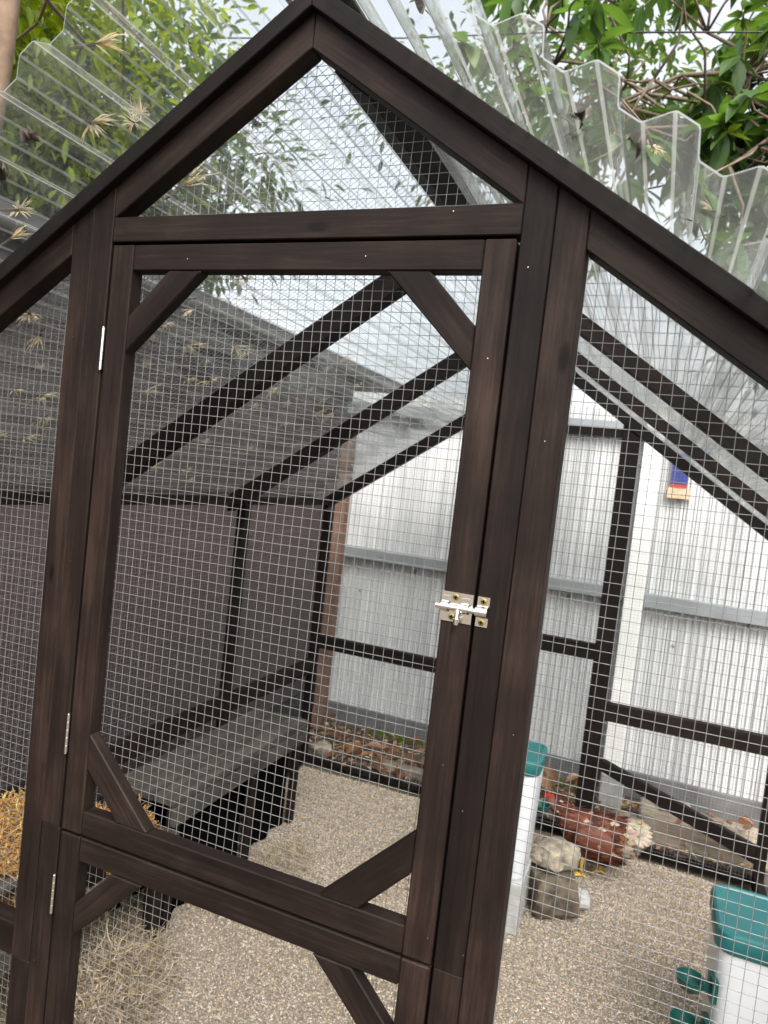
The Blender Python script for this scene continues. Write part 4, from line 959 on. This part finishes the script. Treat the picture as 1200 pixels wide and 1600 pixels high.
for (e, d) in ends:
    n = R.randint(6, 9)
    for k in range(n):
        a = 6.283 * k / n + R.uniform(-.3, .3); o_ = d.orthogonal().normalized(); b_ = d.cross(o_); dr = d * R.uniform(.15, .7) + (o_ * math.cos(a) + b_ * math.sin(a)) + Vector((0, 0, -.45)); cand.append((e - d * R.uniform(0, .05), dr.normalized()))
def seen(p):
    q = p - cp; z = q.dot(cf)
    return z > 0 and abs(q.dot(cr) / z) < .56 and abs(q.dot(cu) / z) < .74 and p.x > -1.2
vis = [c for c in cand if seen(c[0])]; vis.sort(key=lambda c: (c[0] - cp).length)
near = vis[:290]; ids = set(id(c) for c in near); rest = [c for c in cand if id(c) not in ids]
for i, (p, d) in enumerate(near):
    o = bpy.data.objects.new('leaf', big[i % 3]); link(o, lq, p); L = R.uniform(.11, .22); o.scale = (L, L, L)
    side = d.cross(Vector((R.uniform(-.3, .3), R.uniform(-.3, .3), 1))).normalized(); up = side.cross(d)
    o.rotation_euler = Matrix((d, -side, up)).transposed().to_euler() if Matrix((d, -side, up)).determinant() > 0 else Matrix((d, side, up)).transposed().to_euler()
leaf_cloud('crown', lq, rest, .17, M['leafA'], .40)
# tan flower panicles
fp = MB()
for k in range(26):
    e, d = R.choice(ends)
    for j in range(22):
        q = e + rv(.028) + Vector((0, 0, -.03)); dd = rv(1).normalized(); s_ = dd.orthogonal().normalized() * .0035; fp.add([q - s_, q + s_, q + dd * .026 + s_ * .5, q + dd * .026 - s_ * .5], [(0, 1, 2, 3)])
fo = fp.build('flower_panicles', [M['tan']], lq); fo['kind'] = 'stuff'

def cloud_points(centre, rad, n, clumps, spread, low_cut=None):
    cs = []
    while len(cs) < clumps:
        v = rv(.5)
        if v.length < 1: cs.append(Vector((centre[0] + v.x * rad[0], centre[1] + v.y * rad[1], centre[2] + v.z * rad[2])))
    out = []
    for i in range(n):
        c = R.choice(cs); p = c + rv(spread)
        if low_cut is not None and p.z < low_cut: continue
        out.append((p, (p - c) + Vector((0, 0, -.25 * spread)) + rv(spread * .6)))
    return out, cs
def big_tree(name, label, base, trunk_top, r, centre, rad, n, clumps, spread, size, mat, low=None, aspect=.42, wob=.03):
    t = limb_tree(name, label, base, bent(base, trunk_top, 5, wob), [r * (1 - .1 * i) for i in range(6)])
    pts, cs = cloud_points(centre, rad, n, clumps, spread, low)
    lb_ = MB()
    for c in cs[:26]:
        st = Vector(base).lerp(Vector(trunk_top), R.uniform(.65, 1)); lb_.tube(bent(st, c, 4, .07), [r * .28, r * .2, r * .15, r * .1, r * .05], 6)
    lb_.build('limb', [M['bark']], t, smooth=True)
    leaf_cloud('crown', t, pts, size, mat, aspect); return t
big_tree('leafy_tree', 'smooth brown trunk with bright yellow-green leaves beyond the brown shed', (-2.33, 1.2, -.03), (-1.87, 1.2, 4.6), .056, (-4.3, 2.6, 4.3), (1.7, 1.6, 1.3), 9000, 70, .30, .10, M['leafB'], wob=.004)
big_tree('leafy_tree', 'dense dark green tree rising behind the shed roof', (-5.2, 4.8, -.03), (-5.1, 4.7, 4.0), .16, (-5.3, 4.7, 4.0), (2.1, 1.6, 1.9), 17000, 90, .34, .15, M['leafC'])
big_tree('leafy_tree', 'tall sparse tree far beyond the sheet fence', (-1.0, 8.4, -.03), (-1.1, 8.3, 5.0), .16, (-1.6, 8.0, 6.2), (2.2, 1.2, 1.3), 2600, 26, .34, .15, M['leafC'])
big_tree('leafy_tree', 'broad green tree filling the gap behind the loquat leaves', (3.0, 7.2, -.03), (2.9, 7.0, 4.4), .18, (2.6, 6.6, 3.9), (2.2, 1.3, 1.5), 9000, 60, .32, .15, M['leafA'])
# cable
tag(MB().tube([(-2.5, 3.0, 3.95), (-1.2, 3.0, 3.80), (-.384, 3.0, 3.735), (.64, 3.0, 3.615), (2.2, 3.02, 3.52), (4.5, 3.0, 3.5)], .0045, 6).build('overhead_cable', [M['cable']], None, smooth=True), 'thin black cable strung through the large-leaved tree', 'cable')
